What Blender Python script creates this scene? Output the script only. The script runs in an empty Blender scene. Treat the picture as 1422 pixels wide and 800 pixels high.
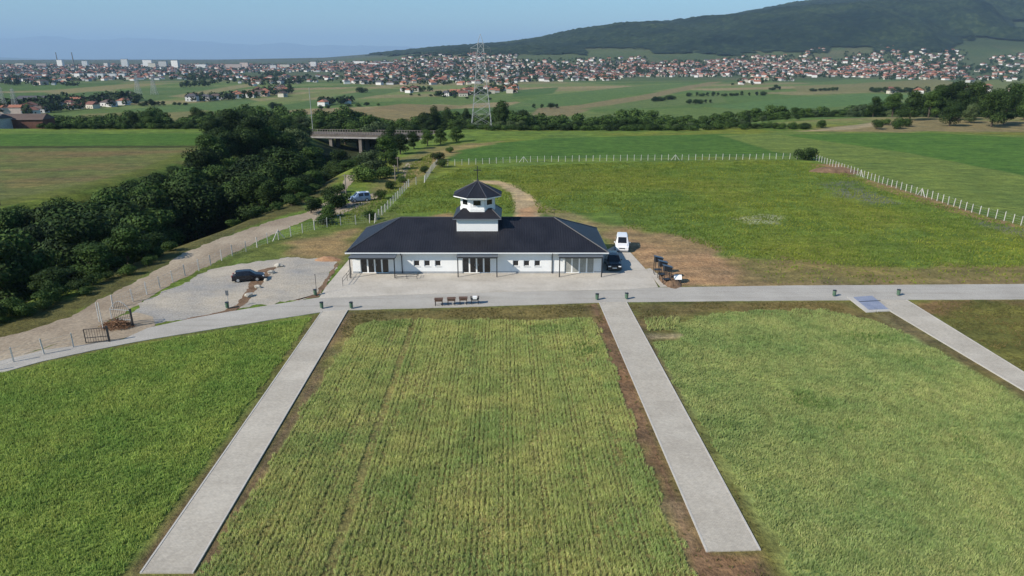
import bpy, bmesh, math, random
import numpy as np
from mathutils import Vector, Matrix

random.seed(7)
rng = np.random.default_rng(7)
sc = bpy.context.scene
C = sc.collection
R = math.radians

# ------------------------------------------------------------------ camera, sky, sun, exposure
CAM_H, FOC, VH = 25.0, 948.0, 80.0
PITCH = math.atan((400 - VH) / FOC)
SP, CP = math.sin(PITCH), math.cos(PITCH)
cam = bpy.data.cameras.new("camera")
cam.sensor_width, cam.lens = 36.0, 36.0 * FOC / 1422.0
cam.clip_start, cam.clip_end = 0.5, 80000
cam_o = bpy.data.objects.new("camera", cam)
C.objects.link(cam_o)
cam_o.location = (0, 0, CAM_H)
cam_o.rotation_euler = (R(90) - PITCH, 0, 0)
sc.camera = cam_o

SUN_EL = R(36)
TO_SUN = Vector((-1.0, -0.62, 0)).normalized()
TO_SUN = Vector((TO_SUN.x * math.cos(SUN_EL), TO_SUN.y * math.cos(SUN_EL), math.sin(SUN_EL)))
sun = bpy.data.lights.new("sun", 'SUN')
sun.energy, sun.angle, sun.color = 4.5, R(0.53), (1.0, 0.92, 0.80)
sun_o = bpy.data.objects.new("sun", sun)
C.objects.link(sun_o)
sun_o.rotation_euler = TO_SUN.to_track_quat('Z', 'Y').to_euler()
sun_o.location = (0, 0, 300)

world = bpy.data.worlds.new("World")
sc.world = world
world.use_nodes = True
wn = world.node_tree.nodes
bg = next(n for n in wn if n.type == 'BACKGROUND')
sky = wn.new('ShaderNodeTexSky')
sky.sky_type = 'NISHITA'
sky.sun_disc = False
sky.sun_elevation = SUN_EL
sky.sun_rotation = math.atan2(TO_SUN.x, TO_SUN.y)
sky.altitude = 350
sky.air_density, sky.dust_density, sky.ozone_density = 1.25, 0.1, 3.5
tint = wn.new('ShaderNodeMix'); tint.data_type = 'RGBA'; tint.blend_type = 'MULTIPLY'; tint.inputs[0].default_value = 1.0
tint.inputs[7].default_value = (0.68, 0.94, 1.10, 1)          # clear, deep morning blue
world.node_tree.links.new(sky.outputs[0], tint.inputs[6])
world.node_tree.links.new(tint.outputs[2], bg.inputs[0])
bg.inputs[1].default_value = 0.085

vs = sc.view_settings
vs.view_transform, vs.look, vs.gamma, vs.exposure = 'Standard', 'None', 1.0, 0.5
vs.use_curve_mapping = False
cy = sc.cycles
cy.max_bounces, cy.diffuse_bounces, cy.glossy_bounces, cy.volume_bounces = 6, 2, 2, 0
cy.transparent_max_bounces = 8
cy.use_denoising = True

# ------------------------------------------------------------------ numeric helpers
def smooth(a, b, x):
    t = np.clip((np.asarray(x, float) - a) / (b - a), 0, 1)
    return t * t * (3 - 2 * t)

def vnoise(x, y, seed=0):
    x = np.asarray(x, float); y = np.asarray(y, float)
    xi = np.floor(x).astype(np.int64); yi = np.floor(y).astype(np.int64)
    fx = x - xi; fy = y - yi
    fx = fx * fx * (3 - 2 * fx); fy = fy * fy * (3 - 2 * fy)
    def hsh(a, b):
        h = (a * 374761393 + b * 668265263 + seed * 1442695041) & 0xffffffff
        h = ((h ^ (h >> 13)) * 1274126177) & 0xffffffff
        return ((h ^ (h >> 16)) & 0xffff) / 65535.0
    a, b, c, d = hsh(xi, yi), hsh(xi + 1, yi), hsh(xi, yi + 1), hsh(xi + 1, yi + 1)
    return (a + (b - a) * fx) * (1 - fy) + (c + (d - c) * fx) * fy

def fbm(x, y, seed=0, octs=4):
    s, amp, tot = 0, 1.0, 0
    for k in range(octs):
        s = s + amp * vnoise(x * 2 ** k, y * 2 ** k, seed + k * 17)
        tot += amp; amp *= 0.5
    return s / tot

GULLY = np.array([(-92, -40), (-88, 0), (-82, 40), (-74, 80), (-66, 110), (-62, 135), (-61, 165), (-57, 200), (-56, 235), (-57, 275), (-62, 330)], float)

def gully_dist(x, y):
    d = np.full(np.shape(x), 1e9)
    for (ax, ay), (bx, by) in zip(GULLY[:-1], GULLY[1:]):
        ex, ey = bx - ax, by - ay
        t = np.clip(((x - ax) * ex + (y - ay) * ey) / (ex * ex + ey * ey), 0, 1)
        d = np.minimum(d, np.hypot(x - ax - t * ex, y - ay - t * ey))
    return d

RID_U = [-900, 300, 450, 560, 700, 850, 950, 1000, 1090, 1200, 1422, 1800, 2600]
RID_V = [84, 83, 80, 71, 57, 28, 23, 17, 0, -14, -30, -30, -10]

def height(x, y):
    x = np.asarray(x, float); y = np.asarray(y, float)
    edge = 246 + 55 * smooth(60, 150, x) - 6 * smooth(-20, 10, x) * (1 - smooth(60, 90, x))
    z = -25 * smooth(0, 190, y - edge)
    g = gully_dist(x, np.minimum(y, 340))
    z = z - 9.5 * (1 - smooth(0, 1, (g - 4) / (21 + 11 * smooth(205, 245, y)))) * (1 - smooth(270, 340, y))
    yy = np.maximum(y, 500.0)
    u = 711 + x / yy * FOC * 1.0555
    rv = np.interp(u, RID_U, RID_V)
    zr = 25 + 4500 * (80 - rv) / 1000.5
    zr = zr - 34 * smooth(60, 190, zr)
    side = smooth(380, 700, u)
    foot = -25 + 70 * smooth(1850, 3100, y) * side
    t = np.clip((y - 2500) / 2250, 0, 1)
    m = foot + np.maximum(zr - foot, 0) * np.power(t, 1.25)
    back = smooth(4750, 7000, y)
    m = np.where(y > 4750, m * (1 - back) + (-30) * back, m)
    return np.where(y > 600, m, z)

def px_ray(u, v):
    a, b = (u - 711) / FOC, (400 - v) / FOC
    return a, CP + b * SP, -SP + b * CP

_DS = np.exp(np.linspace(math.log(15), math.log(9000), 2600))
def G(u, v):
    """the point of the terrain seen at a place in the photograph"""
    a, fy, fz = px_ray(u, v)
    zz = CAM_H + _DS * fz - height(_DS * a, _DS * fy)
    k = int(np.argmax(zz < 0))
    if zz[k] >= 0 or k == 0:
        return None
    lo, hi = _DS[k - 1], _DS[k]
    for _ in range(18):
        m = (lo + hi) / 2
        if CAM_H + m * fz - float(height(m * a, m * fy)) < 0: hi = m
        else: lo = m
    return Vector((hi * a, hi * fy, float(height(hi * a, hi * fy))))

def F(u, v, z=0.0):
    """the point at height z seen at a place in the photograph"""
    a, fy, fz = px_ray(u, v)
    d = (z - CAM_H) / fz
    return Vector((d * a, d * fy, z))

def poly_sd(px, py, poly):
    """signed distance, positive inside"""
    d = np.full(px.shape, 1e9); ins = np.zeros(px.shape, bool)
    n = len(poly)
    for i in range(n):
        ax, ay = poly[i][0], poly[i][1]; bx, by = poly[(i + 1) % n][0], poly[(i + 1) % n][1]
        ex, ey = bx - ax, by - ay
        t = np.clip(((px - ax) * ex + (py - ay) * ey) / (ex * ex + ey * ey + 1e-12), 0, 1)
        d = np.minimum(d, np.hypot(px - ax - t * ex, py - ay - t * ey))
        if ay != by:
            c = ((ay > py) != (by > py)) & (px < (bx - ax) * (py - ay) / (by - ay) + ax)
            ins ^= c
    return np.where(ins, d, -d)

# ------------------------------------------------------------------ materials
def new_mat(name):
    m = bpy.data.materials.new(name); m.use_nodes = True
    nt = m.node_tree
    return m, nt, nt.nodes['Principled BSDF']

def plain(name, col, rough=0.6, metal=0.0, spec=0.4):
    m, nt, p = new_mat(name)
    p.inputs['Base Color'].default_value = (*col, 1)
    p.inputs['Roughness'].default_value = rough
    p.inputs['Metallic'].default_value = metal
    p.inputs['Specular IOR Level'].default_value = spec
    return m

def add_noise(nt, scale, detail=4, rough=0.55, vec=None, coord='pos'):
    n = nt.nodes.new('ShaderNodeTexNoise')
    n.inputs['Scale'].default_value = scale; n.inputs['Detail'].default_value = detail
    n.inputs['Roughness'].default_value = rough
    if vec is None:
        if coord == 'pos': vec = nt.nodes.new('ShaderNodeNewGeometry').outputs['Position']
        else: vec = nt.nodes.new('ShaderNodeTexCoord').outputs['Object']
    nt.links.new(vec, n.inputs['Vector'])
    return n

def ramp(nt, fac, stops):
    r = nt.nodes.new('ShaderNodeValToRGB')
    el = r.color_ramp.elements
    while len(el) < len(stops): el.new(0.5)
    for e, (p, c) in zip(el, stops):
        e.position = p; e.color = (*c, 1)
    nt.links.new(fac, r.inputs[0])
    return r

def mixc(nt, a, b, fac, mode='MIX'):
    m = nt.nodes.new('ShaderNodeMix'); m.data_type = 'RGBA'; m.blend_type = mode
    for s, v in ((m.inputs[6], a), (m.inputs[7], b), (m.inputs[0], fac)):
        if hasattr(v, 'default_value') or hasattr(v, 'is_output'): nt.links.new(v, s)
        elif isinstance(v, (int, float)): s.default_value = v
        else: s.default_value = (*v, 1)
    return m.outputs[2]

def grey(k): return (k, k, k)

def mottled(name, c1, c2, big, small, rough=0.85, bump=0.3, bdist=0.03, coord='pos', spec=0.25, lo=0.35, hi=0.65, streak=None):
    """a surface of two tones in large patches with fine speckle"""
    m, nt, p = new_mat(name)
    n1 = add_noise(nt, big, 5, 0.6, coord=coord)
    r = ramp(nt, n1.outputs[0], [(lo, c1), (hi, c2)])
    n2 = add_noise(nt, small, 3, 0.7, coord=coord)
    sp = ramp(nt, n2.outputs[0], [(0.3, grey(0.72)), (0.7, grey(1.22))])
    col = mixc(nt, r.outputs[0], sp.outputs[0], 1.0, 'MULTIPLY')
    if streak:                                    # worn tracks and water stains drawn out along one direction
        mp = nt.nodes.new('ShaderNodeMapping'); mp.inputs['Scale'].default_value = (*streak, 1)
        nt.links.new(nt.nodes.new('ShaderNodeNewGeometry').outputs['Position'], mp.inputs[0])
        n4 = add_noise(nt, 1.0, 4, .65, vec=mp.outputs[0])
        r4 = ramp(nt, n4.outputs[0], [(.30, (.87, .865, .85)), (.48, (1, 1, 1)), (.70, (1.07, 1.07, 1.07))])
        col = mixc(nt, col, r4.outputs[0], 1.0, 'MULTIPLY')
    nt.links.new(col, p.inputs['Base Color'])
    p.inputs['Roughness'].default_value = rough
    p.inputs['Specular IOR Level'].default_value = spec
    if bump:
        b = nt.nodes.new('ShaderNodeBump'); b.inputs['Strength'].default_value = bump; b.inputs['Distance'].default_value = bdist
        nt.links.new(n2.outputs[0], b.inputs['Height']); nt.links.new(b.outputs[0], p.inputs['Normal'])
    return m

def leafy(name, stops, rnd=0.5, rough=0.7, patch=None, up=0.0, thin=0.0):
    """leaves or blades: each island its own tone, each object its own cast"""
    m, nt, p = new_mat(name)
    g = nt.nodes.new('ShaderNodeNewGeometry')
    r = ramp(nt, g.outputs['Random Per Island'], stops)
    col = r.outputs[0]
    oi = nt.nodes.new('ShaderNodeObjectInfo')
    r2 = ramp(nt, oi.outputs['Random'], [(0, (1 - rnd * .5, 1 - rnd * .5, 1 - rnd * .35)), (0.5, (1, 1, 1)), (1, (1 + rnd * .6, 1 + rnd * .45, 1 + rnd * .3))])
    col = mixc(nt, col, r2.outputs[0], 1.0, 'MULTIPLY')
    if patch:
        for scale, a, b in patch:
            n = add_noise(nt, scale, 4, 0.6)
            r3 = ramp(nt, n.outputs[0], [(0.36, a), (0.64, b)])
            col = mixc(nt, col, r3.outputs[0], 1.0, 'MULTIPLY')
    nt.links.new(col, p.inputs['Base Color'])
    p.inputs['Roughness'].default_value = rough
    p.inputs['Specular IOR Level'].default_value = 0.1
    if up:                                        # a dense stand scatters light like a rough level canopy
        va = nt.nodes.new('ShaderNodeVectorMath'); va.operation = 'ADD'; va.inputs[1].default_value = (0, 0, up)
        vb = nt.nodes.new('ShaderNodeVectorMath'); vb.operation = 'NORMALIZE'
        nt.links.new(g.outputs['Normal'], va.inputs[0]); nt.links.new(va.outputs[0], vb.inputs[0]); nt.links.new(vb.outputs[0], p.inputs['Normal'])
    if thin:                                      # light passing through the blades
        tr = nt.nodes.new('ShaderNodeBsdfTranslucent'); nt.links.new(col, tr.inputs['Color'])
        mx = nt.nodes.new('ShaderNodeMixShader'); mx.inputs[0].default_value = thin
        nt.links.new(p.outputs[0], mx.inputs[1]); nt.links.new(tr.outputs[0], mx.inputs[2])
        nt.links.new(mx.outputs[0], nt.nodes['Material Output'].inputs['Surface'])
    return m

M = {}
M['concrete'] = mottled('pale_concrete', (.41, .375, .32), (.48, .445, .385), 0.25, 9, 0.9, 0.2, streak=(.25, .5))
M['road'] = mottled('grey_road', (.33, .31, .275), (.39, .37, .33), 0.22, 14, 0.9, 0.25, streak=(.07, 1.1))
M['gravel'] = mottled('gravel', (.27, .262, .245), (.40, .355, .285), 0.09, 5, 0.95, 0.7, 0.08, lo=.4, hi=.6, streak=(.5, .8))
M['dirt'] = mottled('dirt_track', (.24, .19, .135), (.36, .30, .22), 0.12, 3, 0.95, 0.6, 0.08, streak=(.9, .15))
M['soil'] = mottled('brown_soil', (.12, .075, .045), (.22, .14, .085), 0.9, 5, 0.95, 0.9, 0.12)
M['kerb'] = mottled('kerb_concrete', (.41, .39, .35), (.47, .45, .41), 0.8, 20, 0.85, 0.1)
M['slab'] = mottled('blue_grey_slab', (.20, .225, .30), (.26, .28, .35), 0.8, 12, 0.5, 0.1)
M['plaster'] = mottled('white_plaster', (.72, .73, .73), (.79, .79, .78), 0.4, 20, 0.85, 0.08, 0.01)
M['roof'] = mottled('dark_roof_tile', (.013, .013, .017), (.020, .020, .025), 0.5, 7, 0.42, 0.3, 0.02, spec=.35)
M['ridge'] = plain('ridge_cap', (.055, .055, .062), 0.4)
M['white'] = plain('white_trim', (.80, .80, .79), 0.4)
M['anthracite'] = plain('anthracite_steel', (.030, .033, .038), 0.4, 0.3)
M['canopy'] = plain('canopy_sheet', (.10, .11, .125), 0.35)
M['glass'] = plain('dark_window_glass', (.012, .013, .015), 0.06, 0, 0.6)
M['curtain'] = mottled('pale_curtained_glass', (.28, .28, .26), (.36, .36, .33), 2.0, 12, 0.25, 0)
M['post'] = mottled('white_concrete_post', (.42, .41, .38), (.54, .52, .49), 1.0, 10, 0.85, 0.1)
M['wire'] = plain('galvanised_wire', (.42, .42, .42), 0.45, 0.6)
M['steel'] = mottled('galvanised_steel', (.30, .31, .32), (.40, .41, .42), 0.5, 4, 0.5, 0)
M['bin'] = mottled('green_bin', (.07, .13, .085), (.10, .16, .11), 2, 20, 0.5, 0)
M['timber'] = mottled('brown_timber', (.085, .05, .035), (.14, .085, .06), 3, 20, 0.7, 0.2)
M['dark_metal'] = plain('dark_metal', (.028, .030, .036), 0.4, 0.4)
M['pole_wood'] = mottled('weathered_pole', (.20, .17, .14), (.30, .26, .22), 1, 9, 0.9, 0.1)
M['stone'] = mottled('pale_stone', (.34, .32, .27), (.48, .45, .39), 0.9, 8, 0.9, 0.4)
M['bridge'] = mottled('bridge_concrete', (.15, .135, .12), (.22, .20, .18), 0.25, 3, 0.9, 0.2)
M['bridge_dark'] = mottled('bridge_stained_concrete', (.10, .085, .075), (.15, .13, .115), 0.3, 3, 0.9, 0.2)
M['bark'] = mottled('bark', (.06, .045, .035), (.11, .09, .07), 1.5, 8, 0.9, 0.3, coord='obj')
M['brush'] = leafy('dry_brush', [(0, (.10, .055, .035)), (0.5, (.17, .10, .06)), (1, (.25, .16, .10))])

TREE_PATCH = [(0.35, (.72, .75, .70), (1.25, 1.22, 1.15))]
M['leaf_dark'] = leafy('dark_leaves', [(0, (.011, .023, .008)), (.5, (.020, .039, .011)), (1, (.040, .070, .018))], .6, patch=TREE_PATCH)
M['leaf_mid'] = leafy('green_leaves', [(0, (.022, .046, .012)), (.5, (.036, .070, .017)), (1, (.066, .110, .027))], .6, patch=TREE_PATCH)
M['leaf_pale'] = leafy('pale_willow_leaves', [(0, (.038, .062, .028)), (.5, (.058, .088, .038)), (1, (.085, .12, .052))], .5, patch=TREE_PATCH)

# ------------------------------------------------------------------ mesh helpers
class MB:
    def __init__(self): self.v, self.f = [], []
    def poly(self, pts):
        n = len(self.v); self.v += [tuple(p) for p in pts]; self.f.append(tuple(range(n, n + len(pts))))
    def hexa(self, b, t):
        """bottom and top rings joined into a closed prism"""
        n = len(self.v); k = len(b)
        self.v += [tuple(p) for p in b] + [tuple(p) for p in t]
        self.f.append(tuple(n + i for i in reversed(range(k)))); self.f.append(tuple(n + k + i for i in range(k)))
        for i in range(k):
            j = (i + 1) % k
            self.f.append((n + i, n + j, n + k + j, n + k + i))
    def box(self, x0, x1, y0, y1, z0, z1):
        r = lambda z: [(x0, y0, z), (x1, y0, z), (x1, y1, z), (x0, y1, z)]
        self.hexa(r(z0), r(z1))
    def bar(self, a, b, w, h=None, taper=1.0):
        a, b = Vector(a), Vector(b); h = h or w
        d = (b - a).normalized()
        up = Vector((0, 0, 1)) if abs(d.z) < 0.95 else Vector((0, 1, 0))
        s = d.cross(up).normalized(); t = s.cross(d)
        ring = lambda p, k: [p - s * w / 2 * k - t * h / 2 * k, p + s * w / 2 * k - t * h / 2 * k, p + s * w / 2 * k + t * h / 2 * k, p - s * w / 2 * k + t * h / 2 * k]
        self.hexa(ring(a, 1), ring(b, taper))
    def tube(self, a, b, r0, r1=None, n=8):
        a, b = Vector(a), Vector(b); r1 = r0 if r1 is None else r1
        d = (b - a).normalized()
        up = Vector((0, 0, 1)) if abs(d.z) < 0.95 else Vector((0, 1, 0))
        s = d.cross(up).normalized(); t = d.cross(s)
        ring = lambda p, r: [p + (s * math.cos(q) + t * math.sin(q)) * r for q in [2 * math.pi * i / n for i in range(n)]]
        self.hexa(ring(a, r0), ring(b, r1))
    def build(self, name, mat, parent=None, smooth_shade=False):
        me = bpy.data.meshes.new(name)
        me.from_pydata(self.v, [], self.f); me.update()
        bm = bmesh.new(); bm.from_mesh(me); bmesh.ops.recalc_face_normals(bm, faces=bm.faces); bm.to_mesh(me); bm.free()
        me.materials.append(mat)
        if smooth_shade: me.shade_smooth()
        o = bpy.data.objects.new(name, me); C.objects.link(o)
        if parent: o.parent = parent
        return o

def np_mesh(name, verts, faces, mat, parent=None, link=True):
    """faces: an (n, 3) or (n, 4) index array"""
    me = bpy.data.meshes.new(name)
    k = faces.shape[1]
    me.vertices.add(len(verts)); me.vertices.foreach_set('co', np.ascontiguousarray(verts, np.float32).ravel())
    me.loops.add(faces.size); me.loops.foreach_set('vertex_index', np.ascontiguousarray(faces, np.int32).ravel())
    me.polygons.add(len(faces)); me.polygons.foreach_set('loop_start', np.arange(0, faces.size, k, dtype=np.int32))
    me.polygons.foreach_set('loop_total', np.full(len(faces), k, np.int32))
    me.update(calc_edges=True); me.validate()
    me.materials.append(mat)
    o = bpy.data.objects.new(name, me)
    if link: C.objects.link(o)
    if parent: o.parent = parent
    return o

def tag(o, label=None, cat=None, group=None, kind=None):
    if label: o['label'] = label
    if cat: o['category'] = cat
    if group: o['group'] = group
    if kind: o['kind'] = kind
    return o

def thing(name, label, cat, loc=(0, 0, 0), rz=0.0, group=None):
    o = bpy.data.objects.new(name, None); C.objects.link(o)
    o.location = loc; o.rotation_euler = (0, 0, rz); o.empty_display_size = 0.5
    return tag(o, label, cat, group)

def copy_tree(o, parent=None):
    c = o.copy(); C.objects.link(c); c.parent = parent
    for ch in list(o.children): copy_tree(ch, c)
    return c

def W(pts, z=0.0): return [F(u, v, z) for u, v in pts]

def sheet(name, pts, z, mat, thick=0.0, ragged=0.0):
    """a flat laid surface with an edge of its own thickness, ragged where it is loose"""
    mb = MB()
    if ragged:
        q = []
        for a, b_ in zip(pts, pts[1:] + pts[:1]):
            n = max(1, int((b_ - a).length / .45)); nr = Vector((a.y - b_.y, b_.x - a.x, 0)).normalized()
            for i in range(n):
                c = a.lerp(b_, i / n); q.append(c + nr * ragged * 2 * (float(fbm(c.x * .7, c.y * .7, 77, 4)) - .5) + nr * random.uniform(-.25, .25) * ragged)
        pts = q
    top = [(p[0], p[1], z) for p in pts]; bot = [(p[0], p[1], z - max(thick, .02) - .05) for p in pts]
    mb.hexa(bot, top)
    o = mb.build(name, mat)
    return tag(o, kind='structure')

# ------------------------------------------------------------------ the ground: one sheet to the horizon
def axis(lo, hi, step, grow, far):
    a = list(np.arange(lo, hi + 1e-6, step))
    d, x = step, a[-1]
    right = []
    while x < far:
        d *= 1 + grow; x += d; right.append(x)
    d, x = step, a[0]; left = []
    while x > -far:
        d *= 1 + grow; x -= d; left.append(x)
    return np.array(left[::-1] + a + right)

gx = axis(-140, 130, 0.8, 0.0125, 46000)
ys, y = [-300, -120, -50, -20, 0, 10, 18, 24], 27.0
while y < 46000:
    ys.append(y)
    y += 0.65 if y < 262 else max(0.8, y * y / 1.1e5)
gy = np.array(ys)
GX, GY = np.meshgrid(gx, gy)
GZ = height(GX, GY)

# lie of the land: colours of soil, grass and crops
def paint(col, pts, c, soft=1.0, namp=0.0, nscale=0.2, strength=1.0, seed=3):
    """lays one land cover over a polygon of ground with a ragged edge"""
    P = np.array([(p[0], p[1]) for p in pts])
    pad = soft + namp + 1
    j0, j1 = np.searchsorted(gy, P[:, 1].min() - pad), np.searchsorted(gy, P[:, 1].max() + pad)
    i0, i1 = np.searchsorted(gx, P[:, 0].min() - pad), np.searchsorted(gx, P[:, 0].max() + pad)
    if j1 <= j0 or i1 <= i0: return
    X, Y = GX[j0:j1, i0:i1], GY[j0:j1, i0:i1]
    sd = poly_sd(X, Y, P)
    if namp: sd = sd + (fbm(X * nscale, Y * nscale, seed, 4) - .5) * 2 * namp
    m = (smooth(-soft, soft, sd) * strength)[..., None]
    col[j0:j1, i0:i1] = col[j0:j1, i0:i1] * (1 - m) + np.array(c) * m

MEADOW = np.array((.115, .172, .033)); DRY = np.array((.18, .15, .06)); SOIL = np.array((.33, .205, .12))
BROWN = np.array((.15, .10, .06))
col = np.empty(GX.shape + (3,))
n1 = fbm(GX * .05, GY * .05, 1, 5)[..., None]; n2 = fbm(GX * .35, GY * .35, 5, 3)[..., None]
col[:] = MEADOW * (0.72 + .55 * n2) * (1 - .0) 
col = col * (1 - .5 * smooth(.5, .75, n1)) + .5 * smooth(.5, .75, n1) * np.array((.17, .165, .03))
col = col * (1 - .45 * smooth(.5, .7, 1 - n1)) + .45 * smooth(.5, .7, 1 - n1) * np.array((.075, .125, .034))
# the plain: long strips of crops in changing greens and straw
far = GY > 300
ca, sa = math.cos(R(28)), math.sin(R(28))
fu, fv = GX * ca + GY * sa, -GX * sa + GY * ca
fu = fu + 40 * fbm(GX * .003, GY * .003, 9, 2); fv = fv + 30 * fbm(GX * .003, GY * .003, 21, 2)
cu, cv = np.floor(fu / 420), np.floor((fv + 97 * np.floor(fu / 420)) / 75)
def cellhash(a, b): return np.abs(np.sin(a * 12.9898 + b * 78.233) * 43758.5453) % 1
hc = cellhash(cu, cv)
pal = np.array([(.085, .125, .035), (.105, .14, .045), (.07, .115, .032), (.125, .15, .055), (.17, .155, .075), (.06, .10, .03), (.115, .145, .05), (.14, .145, .06), (.20, .165, .09)])
pc = pal[(hc * 8.999).astype(int)] * 1.15 * (0.85 + .3 * fbm(GX * .02, GY * .02, 31, 3)[..., None])
k = smooth(255, 330, GY)[..., None]
col = col * (1 - k) + pc * k
# gully floor and banks
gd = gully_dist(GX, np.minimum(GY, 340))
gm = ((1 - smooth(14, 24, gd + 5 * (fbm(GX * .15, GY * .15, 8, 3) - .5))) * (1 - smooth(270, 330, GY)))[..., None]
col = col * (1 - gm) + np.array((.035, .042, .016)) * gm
# far wooded heights and the built-up foot of the hill
hk = (smooth(30, 70, GZ) * (GY > 1500))[..., None]
col = col * (1 - hk) + np.array((.045, .065, .03)) * hk
tk = (smooth(1300, 1900, GY) * (1 - hk[..., 0]))[..., None]
col = col * (1 - .8 * tk) + .8 * tk * np.array((.055, .075, .038))

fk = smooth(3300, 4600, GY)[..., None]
col = col * (1 - .85 * fk) + .85 * fk * np.array((.075, .09, .085))  # distant woods and settlement, with blue-grey haze of distance painted into the colour
def PW(pts):
    out = []
    for u, v in pts:
        p = G(u, v)
        if p is not None: out.append(p)
    return out

# fields on the near plateau
paint(col, PW([(-260, 330), (-260, 204), (285, 203), (262, 213), (215, 236), (100, 268), (0, 284)]), (.118, .132, .046), 1.5, 2, .1)
for q in range(14):
    a = 205 + 70 * random.random(); b = random.uniform(-150, 120)
    paint(col, PW([(b, a + 4), (b + 200, a), (b + 210, a + 3), (b + 20, a + 9)]), random.choice([(.17, .12, .06), (.15, .11, .055), (.10, .125, .04)]), 1.6, 5, .12, .42, seed=q)
paint(col, PW([(-260, 203.5), (-260, 186.5), (296, 185.5), (290, 202)]), (.062, .125, .023), .4, .3, .3)
paint(col, PW([(-260, 207.5), (-260, 203.5), (290, 202), (285, 205)]), (.05, .06, .02), .3, .3, .3)
paint(col, PW([(-200, 322), (0, 287), (100, 271), (215, 239), (262, 215), (248, 214), (180, 240), (60, 268), (0, 277), (-200, 312)]), (.105, .125, .03), 1, 1.5, .2)
paint(col, PW([(622, 224), (632, 205), (760, 192), (1000, 186), (1150, 186), (1102, 205), (1090, 217), (720, 221)]), (.065, .13, .026), .6, .8, .15)
paint(col, PW([(1000, 188), (1080, 184), (1700, 184), (1700, 410), (1425, 308), (1330, 282), (1135, 216), (1085, 213)]), (.125, .17, .042), .5, 1, .2)
paint(col, PW([(1085, 187), (1290, 184.5), (1430, 192), (1600, 215), (1600, 275), (1422, 244), (1270, 214)]), (.07, .14, .027), .7, .8, .15)
paint(col, PW([(1300, 184.5), (1422, 184), (1600, 187), (1600, 200), (1430, 188)]), (.15, .155, .035), .6, .8, .2)
paint(col, PW([(1070, 182.5), (1130, 180), (1250, 166), (1420, 168), (1600, 170), (1600, 183), (1300, 183)]), (.20, .165, .085), 3, 5, .08)
paint(col, PW([(1110, 183), (1215, 170), (1235, 168), (1240, 171), (1180, 180)]), (.32, .26, .17), 1.5, 1, .2, .8)
paint(col, PW([(590, 205), (650, 199), (690, 199), (640, 206), (625, 214), (600, 228), (575, 232), (540, 262), (500, 300), (478, 306), (520, 262), (555, 222)]), (.19, .165, .07), 2, 3, .2, .85)
# ground around the chapel
for pts, c, soft, na, st in [
    ([(320, 350), (420, 325), (520, 300), (560, 285), (545, 310), (490, 350), (470, 366), (330, 362), (290, 378), (262, 384)], (.125, .14, .042), 1.2, 2.5, .7),
    ([(395, 338), (470, 322), (500, 316), (492, 345), (475, 365), (448, 362), (415, 358)], (.27, .18, .10), 1.5, 2.5, .8),
    ([(845, 330), (855, 316), (930, 326), (990, 344), (1062, 384), (1075, 398), (930, 398), (890, 372), (868, 346)], SOIL, 1.5, 2.5, .95),
    ([(780, 305), (860, 312), (960, 330), (1010, 352), (940, 352), (850, 325), (800, 312)], (.22, .165, .085), 2.0, 3.0, .7),
    ([(1000, 352), (1200, 372), (1422, 368), (1600, 372), (1600, 400), (1040, 400)], (.20, .155, .07), 1.5, 3, .85),
    ([(1020, 392), (1600, 385), (1600, 398), (1020, 399)], (.215, .155, .085), .6, 1.0, .6),
    ([(600, 300), (625, 295), (640, 305), (600, 312)], SOIL, 1, 1, .8),
    ([(712, 306), (716, 283), (708, 268), (690, 257), (662, 253), (655, 250.5), (690, 251), (716, 257), (738, 272), (750, 285), (752, 306)], (.40, .30, .19), .5, .7, .95),
    ([(714, 306), (722, 290), (740, 288), (750, 306)], (.36, .22, .13), .6, 1, .9),
    ([(742, 285), (790, 294), (830, 308), (820, 314), (770, 300), (745, 293)], (.28, .21, .11), .8, 1.5, .7),
    ([(1020, 303), (1060, 298), (1092, 302), (1080, 311), (1040, 311)], (.33, .33, .22), .8, 1.5, .6),
    ([(1140, 254), (1180, 251), (1225, 268), (1250, 283), (1210, 284), (1165, 272)], (.125, .125, .12), 1.5, 3, .65),
    ([(1345, 298), (1400, 308), (1440, 324), (1420, 330), (1370, 314)], (.12, .12, .115), 1.0, 2, .6),
    ([(1128, 228), (1165, 228), (1190, 240), (1182, 247), (1140, 238)], (.25, .15, .085), .6, 1.2, .85),
    ([(1180, 243), (1240, 258), (1360, 298), (1422, 314), (1422, 318), (1350, 303), (1220, 263)], (.26, .165, .09), .3, .8, .8),
]:
    paint(col, PW(pts), c, soft, na, .25, st)
paint(col, PW([(560, 240), (590, 216), (640, 201), (700, 196), (668, 204), (632, 209), (618, 222), (600, 236), (572, 256), (556, 262)]), (.24, .19, .085), 1.5, 2, .2, .9)
paint(col, PW([(-60, 500), (0, 474), (100, 444), (150, 414), (200, 388), (255, 354), (310, 332), (370, 307), (418, 292), (450, 272), (470, 250), (455, 240), (430, 262), (350, 300), (240, 345), (130, 402), (0, 448), (-60, 470)]), (.095, .085, .035), .8, 1.5, .3, .9)
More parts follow.
